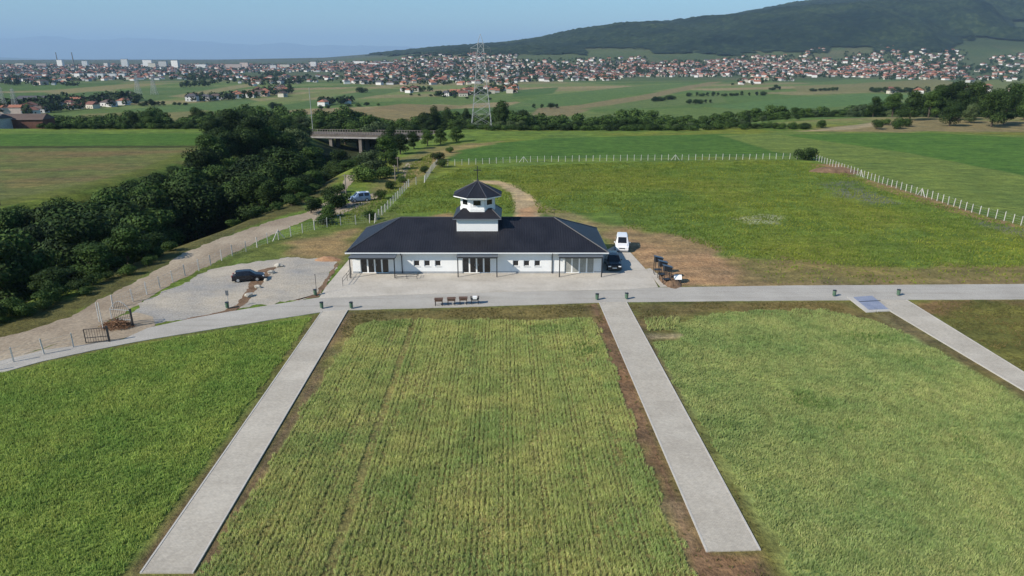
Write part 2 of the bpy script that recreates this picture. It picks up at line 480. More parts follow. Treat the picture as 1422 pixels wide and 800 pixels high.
# ground in front: soil verges and dry grass round the sown plots
paint(col, PW([(-300, 520), (0, 515), (130, 484), (250, 464), (480, 431), (640, 427), (820, 421), (1000, 418), (1600, 416), (1600, 1200), (-300, 1200)]), (.13, .13, .042), .6, .5, .3)
VERGE = [
    ([(490, 448), (640, 440), (826, 440), (910, 660), (960, 775), (1000, 880), (230, 880), (270, 800)], (.20, .18, .07), .5, .8, .95),
    ([(-250, 545), (0, 520), (130, 490), (250, 469), (415, 443), (430, 441), (416, 465), (288, 640), (166, 800), (105, 880), (-250, 880)], (.16, .225, .05), .4, .5, .95),
    ([(905, 476), (945, 474), (942, 452), (985, 436), (1080, 431), (1150, 430), (1205, 445), (1260, 466), (1420, 556), (1560, 645), (1560, 880), (1125, 880), (1072, 745), (972, 590)], (.24, .29, .10), .5, .8, .95),
    ([(488, 432), (820, 422), (832, 440), (770, 446), (640, 440), (560, 452), (490, 452), (470, 470)], (.15, .12, .05), .8, 1.2, .85),
    ([(880, 421), (1170, 418), (1225, 440), (1260, 462), (1200, 448), (1000, 432), (945, 440), (910, 470), (885, 440)], (.15, .115, .05), .8, 1.2, .85),
    ([(890, 464), (945, 464), (945, 470), (890, 471)], (.36, .28, .18), .3, .4, .8),
    ([(1200, 432), (1240, 438), (1290, 470), (1255, 462)], (.24, .20, .10), .6, 1, .6),
    ([(1258, 418), (1600, 416), (1600, 640), (1422, 512), (1340, 468)], (.125, .125, .035), .6, 1, .9),
    ([(1258, 418), (1340, 417), (1310, 436), (1285, 434)], (.19, .115, .06), .5, 1.5, .8),
    ([(1370, 416), (1600, 416), (1600, 430), (1422, 424)], (.19, .13, .07), .5, 1, .7),
    ([(1435, 480), (1600, 470), (1600, 620), (1440, 515)], (.15, .13, .05), .8, 2, .5),
    ([(441, 436), (450, 433), (197, 802), (170, 830), (186, 795)], (.115, .08, .05), .25, .35, .95),
    ([(481, 434), (490, 434), (300, 790), (262, 860), (250, 860), (266, 800)], (.15, .105, .065), .25, .35, .95),
    ([(815, 424), (834, 418), (985, 770), (1050, 768), (1090, 850), (990, 850), (955, 770), (905, 660)], (.17, .105, .065), .2, .35, .97),
    ([(868, 420), (874, 420), (1075, 790), (1090, 850), (1040, 850), (1050, 764)], (.125, .09, .055), .2, .35, .95),
    ([(1218, 436), (1240, 432), (1425, 543), (1500, 590), (1500, 598), (1422, 552)], (.15, .11, .06), .2, .4, .7),
    ([(918, 700), (945, 690), (965, 760), (945, 760)], (.30, .21, .13), .4, .8, .6),
]
for pts, c, soft, na, st in VERGE:
    paint(col, W(pts), c, soft, na, .5, st)
# strips of the plain that stand out
for pts, c in [
    ([(60, 126), (185, 116), (240, 116), (182, 122), (75, 132)], (.20, .175, .085)),
    ([(80, 140), (200, 122), (330, 120), (345, 126), (190, 142)], (.075, .125, .04)),
    ([(235, 134), (300, 123), (345, 116), (356, 119), (260, 136)], (.21, .185, .095)),
    ([(75, 172), (120, 158), (285, 152), (300, 166), (170, 172)], (.155, .15, .06)),
    ([(180, 152), (340, 136), (360, 141), (300, 152), (220, 157)], (.08, .135, .045)),
    ([(430, 162), (480, 152), (600, 148), (600, 165), (560, 170), (470, 172)], (.205, .16, .08)),
    ([(360, 152), (520, 124), (570, 124), (470, 142), (380, 158)], (.075, .125, .04)),
    ([(360, 141), (440, 128), (512, 119), (512, 122), (400, 142)], (.14, .165, .06)),
    ([(510, 150), (560, 144), (650, 148), (600, 156)], (.17, .14, .07)),
    ([(540, 140), (700, 126), (760, 130), (640, 147)], (.10, .145, .045)),
    ([(700, 148), (760, 132), (880, 120), (985, 114), (900, 128), (800, 146), (730, 154)], (.085, .14, .045)),
    ([(712, 126), (776, 121), (768, 130), (712, 135)], (.06, .115, .035)),
    ([(735, 160), (745, 150), (800, 146), (880, 134), (985, 114), (1005, 113), (900, 138), (820, 152), (790, 162)], (.19, .155, .085)),
    ([(800, 152), (900, 138), (1000, 132), (1010, 142), (900, 150)], (.105, .145, .05)),
    ([(980, 148), (1100, 136), (1200, 130), (1265, 132), (1240, 144), (1060, 154)], (.085, .15, .05)),
    ([(1100, 120), (1300, 110), (1345, 117), (1290, 128), (1110, 128)], (.165, .155, .07)),
    ([(1100, 118), (1180, 110), (1290, 108), (1180, 117)], (.095, .14, .05)),
    ([(1330, 112), (1500, 108), (1500, 122), (1345, 122)], (.13, .15, .055)),
    ([(1290, 130), (1340, 122), (1500, 122), (1500, 140), (1300, 142)], (.10, .125, .045)),
]:
    paint(col, PW(pts), c, 3, 4, .01, .9)

nx, ny = len(gx), len(gy)
idx = np.arange(nx * ny).reshape(ny, nx)
faces = np.stack([idx[:-1, :-1], idx[:-1, 1:], idx[1:, 1:], idx[1:, :-1]], -1).reshape(-1, 4)
verts = np.stack([GX, GY, GZ], -1).reshape(-1, 3)
gm_, nt, p = new_mat('land')
at = nt.nodes.new('ShaderNodeAttribute'); at.attribute_name = 'cover'
na = add_noise(nt, 2.6, 5, 0.7); nb = add_noise(nt, 0.5, 4, 0.65)
ra = ramp(nt, na.outputs[0], [(.3, grey(.6)), (.7, grey(1.4))])
rb = ramp(nt, nb.outputs[0], [(.3, (.70, .70, .70)), (.7, (1.28, 1.28, 1.2))])
cc = mixc(nt, at.outputs['Color'], ra.outputs[0], 1.0, 'MULTIPLY')
cc = mixc(nt, cc, rb.outputs[0], 1.0, 'MULTIPLY')
nc = add_noise(nt, 0.11, 5, 0.65)
rc = ramp(nt, nc.outputs[0], [(.32, (.80, .86, .9)), (.68, (1.2, 1.13, 1.05))])
cc = mixc(nt, cc, rc.outputs[0], 1.0, 'MULTIPLY')
nt.links.new(cc, p.inputs['Base Color'])
p.inputs['Roughness'].default_value = 0.95; p.inputs['Specular IOR Level'].default_value = 0.1
mp_ = nt.nodes.new('ShaderNodeMapping'); mp_.inputs['Scale'].default_value = (.10, .42, 1); mp_.inputs['Rotation'].default_value = (0, 0, .12)
nt.links.new(nt.nodes.new('ShaderNodeNewGeometry').outputs['Position'], mp_.inputs[0])
nd = add_noise(nt, 1.0, 4, .62, vec=mp_.outputs[0]); rd = ramp(nt, nd.outputs[0], [(.33, (.76, .80, .80)), (.5, (1, 1, 1)), (.68, (1.30, 1.26, 1.18))])
cc = mixc(nt, cc, rd.outputs[0], 1.0, 'MULTIPLY')
nt.links.new(cc, p.inputs['Base Color'])
b = nt.nodes.new('ShaderNodeBump'); b.inputs['Strength'].default_value = 0.9; b.inputs['Distance'].default_value = 0.25
nt.links.new(na.outputs[0], b.inputs['Height']); nt.links.new(b.outputs[0], p.inputs['Normal'])
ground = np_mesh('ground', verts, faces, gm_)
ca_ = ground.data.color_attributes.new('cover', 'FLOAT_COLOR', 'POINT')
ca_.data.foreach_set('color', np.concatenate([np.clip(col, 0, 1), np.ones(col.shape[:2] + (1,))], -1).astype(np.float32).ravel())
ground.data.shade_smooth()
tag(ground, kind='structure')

# ------------------------------------------------------------------ far ridges and the wooded hill
def ridge(name, dist, us, vs_, c, depth, seed, rough_amp):
    n = 260; m = 14
    u = np.linspace(us[0], us[-1], n)
    s = (u - 711) / FOC
    top = CAM_H + dist * (80 - np.interp(u, us, vs_)) / 1000.5
    V = np.empty((m, n, 3))
    for j in range(m):
        t = j / (m - 1); yy = dist * 1.0555 + (t - 1) * depth
        x = s * yy / 1.0555
        e = np.sin(t * math.pi / 2) ** 1.3
        nz = (fbm(x / 1700, np.full(n, yy / 1700), seed, 5) - .5) * rough_amp * e
        V[j] = np.stack([x, np.full(n, yy), -60 + (top + 60) * e + nz], -1)
    V2 = V[-1:].copy(); V2[..., 1] += depth; V2[..., 2] = -60
    V = np.concatenate([V, V2])
    ix = np.arange((m + 1) * n).reshape(m + 1, n)
    f = np.stack([ix[:-1, :-1], ix[:-1, 1:], ix[1:, 1:], ix[1:, :-1]], -1).reshape(-1, 4)
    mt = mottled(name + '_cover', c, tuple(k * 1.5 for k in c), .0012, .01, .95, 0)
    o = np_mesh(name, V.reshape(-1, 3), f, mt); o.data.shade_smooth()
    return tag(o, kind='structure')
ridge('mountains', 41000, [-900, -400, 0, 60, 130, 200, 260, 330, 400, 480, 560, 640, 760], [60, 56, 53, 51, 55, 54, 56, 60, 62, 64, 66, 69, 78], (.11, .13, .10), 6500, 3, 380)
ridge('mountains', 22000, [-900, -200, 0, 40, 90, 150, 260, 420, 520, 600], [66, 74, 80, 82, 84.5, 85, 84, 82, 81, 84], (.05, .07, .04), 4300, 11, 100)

def forest_mesh():
    xs = np.arange(-900, 4700, 11.0); ys_ = np.arange(2350, 4950, 11.0)
    X, Y = np.meshgrid(xs, ys_)
    Z = height(X, Y)
    U = 711 + X / Y * FOC * 1.0555
    rg = 1 - np.abs(2 * fbm(X / 520 + .25 * Y / 520, Y / 1500, 40, 4) - 1)
    sp = (.4 + 1.5 * (rg - .5)) * (1 - .96 * smooth(3300, 4650, Y))
    rise = smooth(40, 160, Z)
    Zc = Z + 3 + 5 * smooth(45, 90, Z) + sp * 85 * rise + (fbm(X / 23, Y / 23, 50, 2) - .5) * 16
    # where the wood stops: clearings, the hamlet slopes and the lower edge
    VV = 80 - (Zc - CAM_H) / (Y * 1.0) * 1000.5 * 1.0555
    n = (fbm(X / 160, Y / 160, 60, 3) - .5)
    keep = (Z + 40 * n) > 38
    hem = np.ones(X.shape)
    for (u0, u1, v0, v1, amp) in [(820, 900, 68, 80, 10), (1330, 1560, 46, 92, 26), (1150, 1210, 62, 80, 10), (1400, 1700, 10, 22, 10), (1050, 1120, 72, 84, 10)]:
        inside = np.minimum(np.minimum(U - u0, u1 - U), np.minimum(VV - v0, v1 - VV) * 3)
        hem = np.minimum(hem, smooth(0, 60, -(inside + amp * 2 * n)))
        keep &= ~((inside + amp * 2 * n) > 0)
    Zc = Z + 4 + (Zc - Z - 4) * (.12 + .88 * hem)
    ny_, nx_ = X.shape
    ix = np.arange(nx_ * ny_).reshape(ny_, nx_)
    k = keep[:-1, :-1] & keep[1:, :-1] & keep[:-1, 1:] & keep[1:, 1:]
    f = np.stack([ix[:-1, :-1], ix[:-1, 1:], ix[1:, 1:], ix[1:, :-1]], -1)[k]
    mt, nt, p = new_mat('hill_wood')
    a = add_noise(nt, .05, 4, .7); b_ = add_noise(nt, .004, 4, .6)
    r1 = ramp(nt, a.outputs[0], [(.3, (.004, .009, .006)), (.5, (.012, .024, .014)), (.72, (.034, .052, .026))])
    r2 = ramp(nt, b_.outputs[0], [(.36, (.55, .65, .68)), (.64, (1.75, 1.5, 1.15))])
    nt.links.new(mixc(nt, r1.outputs[0], r2.outputs[0], 1.0, 'MULTIPLY'), p.inputs['Base Color'])
    p.inputs['Roughness'].default_value = .95; p.inputs['Specular IOR Level'].default_value = .1
    o = np_mesh('wooded_hill', np.stack([X, Y, Zc], -1).reshape(-1, 3), f, mt)
    return tag(o, kind='structure')
forest_mesh()

# haze: the morning air over the plain
hb = MB(); hb.box(-49500, 49500, -600, 49500, -75, 1360)
hm = bpy.data.materials.new('haze'); hm.use_nodes = True
hn = hm.node_tree; hn.nodes.clear()
ho = hn.nodes.new('ShaderNodeOutputMaterial'); pv = hn.nodes.new('ShaderNodeVolumePrincipled')
pv.inputs['Color'].default_value = (.47, .71, 1.0, 1); pv.inputs['Density'].default_value = 5.4e-5
hn.links.new(pv.outputs[0], ho.inputs['Volume'])
haze = hb.build('haze', hm); tag(haze, kind='stuff', label='thin blue haze lying over the far plain and hills')

# ------------------------------------------------------------------ road, paths, yard
Z_ROAD, Z_YARD, Z_PATH = .05, .08, .07
road_top = [(-40, 512), (60, 487), (170, 472), (205, 456), (260, 444), (320, 433), (390, 422), (447, 413), (560, 407), (700, 403.5), (900, 400), (1100, 397), (1422, 395), (1750, 393)]
road_bot = [(1750, 415), (1422, 416), (1230, 417), (1000, 418.5), (870, 420), (820, 421), (640, 427), (484, 431), (446, 434), (350, 449), (250, 465), (190, 475), (130, 487), (60, 502), (-40, 530)]
sheet('road', W(road_top + road_bot), Z_ROAD, M['road'], .05, .07)
sheet('paved_yard', W([(443, 415), (452, 400), (484, 362), (500, 352), (838, 350), (858, 340), (876, 352), (906, 385), (914, 399.5), (870, 402.5), (700, 406), (560, 410)]), Z_YARD, M['concrete'], .08)

def path_mat():
    m, nt, p = new_mat('path_pavers')
    n1 = add_noise(nt, .3, 5, .6)
    r = ramp(nt, n1.outputs[0], [(.35, (.385, .35, .295)), (.65, (.455, .42, .36))])
    br = nt.nodes.new('ShaderNodeTexBrick')
    br.inputs['Color1'].default_value = (.92, .92, .92, 1); br.inputs['Color2'].default_value = (1.06, 1.05, 1.03, 1); br.inputs['Mortar'].default_value = (.72, .70, .66, 1)
    br.inputs['Scale'].default_value = 1.0; br.inputs['Brick Width'].default_value = .2; br.inputs['Row Height'].default_value = .1; br.inputs['Mortar Size'].default_value = .006
    nt.links.new(nt.nodes.new('ShaderNodeNewGeometry').outputs['Position'], br.inputs['Vector'])
    c = mixc(nt, r.outputs[0], br.outputs[0], 1.0, 'MULTIPLY')
    bl = nt.nodes.new('ShaderNodeTexBrick'); bl.offset = 0
    for k_, v_ in (('Color1', .93), ('Color2', 1.05), ('Mortar', .90)): bl.inputs[k_].default_value = (v_, v_, v_ * .99, 1)
    bl.inputs['Scale'].default_value = 1.0; bl.inputs['Brick Width'].default_value = 40; bl.inputs['Row Height'].default_value = 3.6; bl.inputs['Mortar Size'].default_value = .012
    nt.links.new(nt.nodes.new('ShaderNodeNewGeometry').outputs['Position'], bl.inputs['Vector'])
    c = mixc(nt, c, bl.outputs[0], 1.0, 'MULTIPLY')
    n3 = add_noise(nt, 5, 4, .7)
    r3 = ramp(nt, n3.outputs[0], [(.3, grey(.84)), (.7, grey(1.1))])
    nt.links.new(mixc(nt, c, r3.outputs[0], 1.0, 'MULTIPLY'), p.inputs['Base Color'])
    p.inputs['Roughness'].default_value = .9
    return m
M['pavers'] = path_mat()

def path(l0, l1, r1, r0):
    """a paved path with its two kerb strips"""
    a, b, c, d = W([l0, l1, r1, r0])
    sheet('path', [a, b, c, d], Z_PATH, M['pavers'], .06)
    mb = MB()
    for s, e, side in ((a, b, -1), (d, c, 1)):
        dr = (e - s).normalized(); nrm = Vector((dr.y, -dr.x, 0))
        if (nrm.x > 0) != (side > 0): nrm = -nrm
        q = [s, e, e + nrm * .1, s + nrm * .1]
        mb.hexa([(w.x, w.y, -.05) for w in q], [(w.x, w.y, .09) for w in q])
    tag(mb.build('kerb', M['kerb']), kind='structure')
path((448, 433), (197, 797), (266, 797), (482, 431.3))
path((833, 420.5), (983, 767), (1054, 765), (869, 420))
path((1236, 432), (1500, 589), (1500, 567), (1258, 417.2))
sheet('path', W([(1196, 416.8), (1236, 432), (1258, 417.2)]), Z_PATH + .004, M['pavers'], .06)

# blue-grey paved pad beside the right-hand path
sp_ = thing('paved_pad', 'low blue-grey paved pad with white edging where road meets path', 'paved pad', F(1206, 421))
def loc(o, pts, z): return [(w.x - o.location.x, w.y - o.location.y, z) for w in W(pts)]
mb = MB(); mb.hexa(loc(sp_, [(1184, 413.5), (1211, 411.5), (1234, 430.5), (1206, 431.5)], .0), loc(sp_, [(1184, 413.5), (1211, 411.5), (1234, 430.5), (1206, 431.5)], .08)); mb.build('surface', M['slab'], sp_)
mb = MB()
for q in ([(1176, 413.5), (1184, 413.5), (1206, 431.5), (1203, 434.5)], [(1203, 434.5), (1206, 431.5), (1234, 430.5), (1238, 432.5)]):
    mb.hexa(loc(sp_, q, 0), loc(sp_, q, .10))
mb.build('edging', M['kerb'], sp_)
mb = MB(); mb.hexa(loc(sp_, [(1192, 419.5), (1222, 418), (1223, 418.8), (1193, 420.3)], .083), loc(sp_, [(1192, 419.5), (1222, 418), (1223, 418.8), (1193, 420.3)], .086)); mb.build('joint', M['anthracite'], sp_)

sheet('gravel_lot', W([(172, 452), (196, 422), (222, 407), (262, 389), (300, 373), (345, 364), (400, 357), (440, 360), (470, 364), (450, 400), (440, 412), (390, 420), (320, 431), (260, 442), (205, 454)]), .02, M['gravel'], .02, .9)
sheet('dirt_road', W([(-80, 560), (-80, 492), (0, 470), (100, 440), (150, 410), (200, 386), (255, 352), (310, 330), (374, 308), (422, 296), (455, 280), (475, 255), (482, 243), (494, 243), (486, 258), (464, 282), (432, 303), (380, 325), (330, 349), (270, 378), (222, 404), (170, 435), (130, 458), (60, 485), (-40, 518)]), .012, M['dirt'], .0, .5)
sheet('dirt_road', W([(430, 302), (462, 290), (490, 279), (520, 268), (528, 273), (500, 287), (470, 300), (440, 308)]), .016, M['dirt'], .0, .5)
sheet('dirt_road', W([(553, 252), (556, 236), (566, 226), (572, 228), (564, 240), (563, 255)]), .012, M['dirt'], .0, .5)
if True:
    sheet('dirt_road', W([(-30, 516), (60, 500), (130, 485), (205, 458), (216, 452), (212, 440), (190, 434), (170, 438), (130, 458), (60, 485), (-30, 510)]), .026, M['dirt'])
    sheet('soil_verge', W([(250, 447), (318, 434), (326, 430), (316, 431), (262, 442)]), .03, M['soil'], 0, .35)
    sheet('soil_verge', W([(300, 438), (325, 433), (345, 420), (352, 408), (365, 392), (378, 378), (386, 371), (372, 372), (358, 376), (350, 390), (340, 408), (325, 425)]), .028, M['soil'], 0, .35)
    sheet('soil_verge', W([(408, 418), (442, 412.5), (452, 398), (470, 366), (466, 367), (448, 395), (438, 409)]), .03, M['soil'], 0, .35)
sheet('paved_strip', W([(897, 374), (903, 373), (931, 395), (933, 398.3), (917, 398.8)]), .05, M['concrete'], .05)

# ------------------------------------------------------------------ the chapel
CX0, CX1, CY0, CY1 = -20.0, 11.6, 78.8, 91.3        # roof edge
WX0, WX1, WY0, WY1 = -19.35, 10.95, 79.45, 90.65    # walls
EZ, RZ = 2.80, 5.76
MX = (CX0 + CX1) / 2
ch = thing('chapel', 'white single-storey chapel with black hipped roof, octagonal tower and cross', 'building', (MX, CY0, 0))
ox, oy = MX, CY0
def L(x, y, z): return (x - ox, y - oy, z)
def lbox(mb, x0, x1, y0, y1, z0, z1): mb.box(x0 - ox, x1 - ox, y0 - oy, y1 - oy, z0, z1)

def ux(u, y, z=1.0):
    """x of a point at depth y, height z, seen at column u"""
    d = y * CP + (CAM_H - z) * SP
    return (u - 711) / FOC * d
doors = [(ux(500.5, WY0), ux(540, WY0), .1, 2.2, 'dark'), (ux(642, WY0), ux(681.5, WY0), .1, 2.2, 'dark'), (ux(784, WY0), ux(825, WY0), .1, 2.2, 'curtain')]
wins = [(ux(u, WY0), ux(u + 8.5, WY0), .98, 1.72) for u in (574.5, 589, 604, 712, 727, 742)]
ops = sorted([(a, b, z0, z1) for a, b, z0, z1, _ in doors] + wins)
mb = MB()
T = .3
x = WX0
for a, b_, z0, z1 in ops:
    lbox(mb, x, a, WY0, WY0 + T, 0, EZ - .03)
    if z0 > .2: lbox(mb, a, b_, WY0, WY0 + T, 0, z0)
    lbox(mb, a, b_, WY0, WY0 + T, z1, EZ - .03)
    x = b_
lbox(mb, x, WX1, WY0, WY0 + T, 0, EZ - .03)
lbox(mb, WX0, WX0 + T, WY0 + T, WY1, 0, EZ - .03); lbox(mb, WX1 - T, WX1, WY0 + T, WY1, 0, EZ - .03)
lbox(mb, WX0 + T, WX1 - T, WY1 - T, WY1, 0, EZ - .03)
mb.build('wall', M['plaster'], ch)
mb = MB()
x = WX0 - .03
for a, b_, *_ in doors:
    lbox(mb, x, a - .02, WY0 - .03, WY0 - .002, 0, .32); x = b_ + .02
lbox(mb, x, WX1 + .03, WY0 - .03, WY0 - .002, 0, .32)
mb.build('plinth', mottled('grey_plinth', (.30, .31, .32), (.36, .37, .38), 1, 20, .85, .1), ch)
for a, b_, z0, z1 in wins:
    fr = MB()
    y0, y1 = WY0 + .10, WY0 + .17
    for q in ((a, a + .07, z0, z1), (b_ - .07, b_, z0, z1), (a + .07, b_ - .07, z0, z0 + .07), (a + .07, b_ - .07, z1 - .07, z1)):
        lbox(fr, q[0], q[1], y0, y1, q[2], q[3])
    wo = MB(); lbox(wo, a + .07, b_ - .07, y0 + .03, y0 + .05, z0 + .07, z1 - .07)
    w = wo.build('window', M['glass'], ch)
    fr.build('frame', M['white'], w)
    si = MB(); lbox(si, a - .05, b_ + .05, WY0 - .07, WY0 + .10, z0 - .05, z0); si.build('sill', M['white'], w)
for a, b_, z0, z1, kind in doors:
    gl = MB(); fr = MB(); n = 4
    y0, y1 = WY0 + .10, WY0 + .18
    lbox(gl, a + .05, b_ - .05, y0 + .03, y0 + .05, z0 + .05, z1 - .05)
    d = gl.build('glazed_door', M['curtain'] if kind == 'curtain' else M['glass'], ch)
    for i in range(n + 1):
        xx = a + (b_ - a) * i / n; hw = .09 if 0 < i < n else .07
        lbox(fr, max(a, xx - hw), min(b_, xx + hw), y0, y1, z0, z1)
    lbox(fr, a, b_, y0 + .002, y1 - .002, z0 - .1, z0 + .06); lbox(fr, a, b_, y0 + .002, y1 - .002, z1 - .08, z1 + .004)
    fr.build('frame', M['white'], d)
    for i in (1, 2):
        hd = MB(); xx = a + (b_ - a) * (i + (.75 if i == 1 else .25)) / n
        hd.bar(L(xx, y0 - .05, 1.0), L(xx, y0 - .05, 1.3), .035); hd.build('handle', M['steel'], d)

# main roof: four ribbed slopes
def slope(mb, axis_, a0, a1, r0, r1, e, r, z0, z1, period=.30):
    """one ribbed slope; eave a0..a1 at depth e, ridge r0..r1 at depth r"""
    n = int((a1 - a0) / period * 4)
    prof = (0.0, .015, .018, .006)
    pts = []
    for i in range(n + 1):
        a = a0 + (a1 - a0) * i / n; h = prof[i % 4]
        if a < r0: t = (a - a0) / (r0 - a0)
        elif a > r1: t = (a1 - a) / (a1 - r1)
        else: t = 1.0
        q = e + (r - e) * t; zz = z0 + (z1 - z0) * t
        lo = (a, e, z0 + h) if axis_ == 'x' else (e, a, z0 + h)
        hi = (a, q, zz + h) if axis_ == 'x' else (q, a, zz + h)
        pts.append((L(*lo), L(*hi)))
    for (p0, q0), (p1, q1) in zip(pts[:-1], pts[1:]): mb.poly([p0, p1, q1, q0])
YM = (CY0 + CY1) / 2; RX0, RX1 = -14.1, 5.35
mb = MB()
slope(mb, 'x', CX0, CX1, RX0, RX1, CY0, YM, EZ + .06, RZ)
slope(mb, 'x', CX0, CX1, RX0, RX1, CY1, YM, EZ + .06, RZ)
slope(mb, 'y', CY0, CY1, YM, YM + .001, CX0, RX0, EZ + .06, RZ)
slope(mb, 'y', CY0, CY1, YM, YM + .001, CX1, RX1, EZ + .06, RZ)
rf = mb.build('roof', M['roof'], ch)
mb = MB()
for a, b_ in (((CX0, CY0), (RX0, YM)), ((CX1, CY0), (RX1, YM)), ((CX0, CY1), (RX0, YM)), ((CX1, CY1), (RX1, YM))):
    mb.tube(L(*a, EZ + .08), L(*b_, RZ + .02), .085)
mb.tube(L(RX0, YM, RZ + .02), L(RX1, YM, RZ + .02), .085)
mb.build('ridge_cap', M['ridge'], rf)
mb = MB()
lbox(mb, CX0, CX1, CY0 - .02, CY0 + .03, EZ - .12, EZ + .05); lbox(mb, CX0, CX1, CY1 - .03, CY1 + .02, EZ - .12, EZ + .05)
lbox(mb, CX0 - .02, CX0 + .03, CY0 + .03, CY1 - .03, EZ - .12, EZ + .05); lbox(mb, CX1 - .03, CX1 + .02, CY0 + .03, CY1 - .03, EZ - .12, EZ + .05)
mb.build('fascia', M['white'], rf)
mb = MB(); lbox(mb, CX0 + .03, CX1 - .03, CY0 + .03, CY1 - .03, EZ - .06, EZ - .02); mb.build('soffit', M['white'], rf)
mb = MB()
for yy, s in ((CY0 - .08, 1), (CY1 + .08, -1)): mb.tube(L(CX0, yy, EZ + .02), L(CX1, yy, EZ + .02), .055)
mb.build('gutter', M['white'], rf)
for u in (558.5, 766.5):
    xx = ux(u, WY0)
    mb = MB(); mb.tube(L(xx, CY0 - .08, EZ + .03), L(xx, CY0 - .08, EZ - .15), .06); mb.tube(L(xx, CY0 - .08, EZ - .15), L(xx, WY0 - .10, EZ - .45), .05); mb.tube(L(xx, WY0 - .10, EZ - .42), L(xx, WY0 - .10, .15), .055); mb.build('downpipe', M['anthracite'], ch)
# the tower: square base, square skirt roof, eight-sided lantern, eight-sided roof, cross
TX, TY = MX - .1, YM
tw = MB(); lbox(tw, TX - 2.55, TX + 2.55, TY - 2.55, TY + 2.55, 3.6, 6.12); tw = tw.build('tower_base', M['plaster'], ch)
def octo(r, z, a0=math.pi / 8): return [L(TX + r * math.cos(a0 + k * math.pi / 4), TY + r * math.sin(a0 + k * math.pi / 4), z) for k in range(8)]
def square(h, z): return [L(TX + sx * h, TY + sy * h, z) for sx, sy in ((-1, -1), (1, -1), (1, 1), (-1, 1))]
mb = MB(); mb.hexa(square(3.0, 6.14), square(2.95, 6.26)); sk_f = mb.build('fascia', M['canopy'], tw)
mb = MB(); mb.hexa(square(2.98, 6.262), square(1.75, 7.28)); sk = mb.build('skirt_roof', M['roof'], ch)
for sx, sy in ((-1, -1), (1, -1), (1, 1), (-1, 1)):
    mb = MB(); mb.tube(L(TX + sx * 2.98, TY + sy * 2.98, 6.28), L(TX + sx * 1.75, TY + sy * 1.75, 7.3), .06); mb.build('ridge_cap', M['ridge'], sk)
RO = 2.1 / math.cos(math.pi / 8)
mb = MB(); mb.hexa(octo(RO + .08, 6.7), octo(RO + .08, 7.28)); mb.hexa(octo(RO, 7.28), octo(RO, 8.72)); lan = mb.build('lantern', M['plaster'], ch)
for k in range(8):
    a = k * math.pi / 4
    n_ = Vector((math.cos(a), math.sin(a), 0)); t_ = Vector((-n_.y, n_.x, 0))
    c = Vector(L(TX, TY, 0)) + n_ * 2.1
    def rect(mb, s0, s1, z0, z1, d0, d1):
        mb.hexa([c + t_ * s + n_ * d + Vector((0, 0, z0)) for s, d in ((s0, d0), (s1, d0), (s1, d1), (s0, d1))], [c + t_ * s + n_ * d + Vector((0, 0, z1)) for s, d in ((s0, d0), (s1, d0), (s1, d1), (s0, d1))])
    mb = MB(); rect(mb, -.46, .46, 7.72, 8.34, .004, .012); w = mb.build('window', M['glass'], lan)
    mb = MB()
    for s0, s1, z0, z1 in ((-.53, -.46, 7.65, 8.41), (.46, .53, 7.65, 8.41), (-.46, .46, 7.65, 7.72), (-.46, .46, 8.34, 8.41)): rect(mb, s0, s1, z0, z1, .002, .05)
    mb.build('frame', M['white'], w)
EO = 2.95 / math.cos(math.pi / 8)
mb = MB(); mb.hexa(octo(EO, 8.66), octo(EO, 8.80)); mb.build('fascia', M['white'], lan)
mb = MB()
ring = octo(EO + .05, 8.802); ap = L(TX, TY, 10.42)
for k in range(8):                                    # ribbed facets
    p0, p1 = Vector(ring[k]), Vector(ring[(k + 1) % 8]); n = 24; q = []
    for i in range(n + 1):
        e = p0.lerp(p1, i / n) + Vector((0, 0, (0, .03)[i % 2] if 0 < i < n else 0)); q.append(e)
    for i in range(n): mb.poly([q[i], q[i + 1], ap])
mb.poly(list(reversed(ring)))
orf = mb.build('tower_roof', M['roof'], ch)
mb = MB()
for k in range(8): mb.tube(Vector(ring[k]) + Vector((0, 0, .02)), Vector(ap) + Vector((0, 0, .02)), .055)
mb.tube(Vector(ap) - Vector((0, 0, .05)), Vector(ap) + Vector((0, 0, .2)), .12)
mb.build('ridge_cap', M['ridge'], orf)
mb = MB(); mb.box(TX - ox - .05, TX - ox + .05, TY - oy - .05, TY - oy + .05, 10.5, 12.3); mb.box(TX - ox - .48, TX - ox + .48, TY - oy - .049, TY - oy + .049, 11.68, 11.78); mb.build('cross', M['dark_metal'], ch)
# aerial on the ridge end
mb = MB(); mb.tube(L(RX1, YM, RZ), L(RX1, YM, RZ + 1.15), .025); mb.tube(L(RX1 - .25, YM, RZ + 1.0), L(RX1 + .25, YM, RZ + 1.0), .015)
for k in range(4): mb.tube(L(RX1 - .2 + k * .13, YM - .2, RZ + 1.0), L(RX1 - .2 + k * .13, YM + .2, RZ + 1.0), .01)
mb.build('aerial', M['dark_metal'], ch)
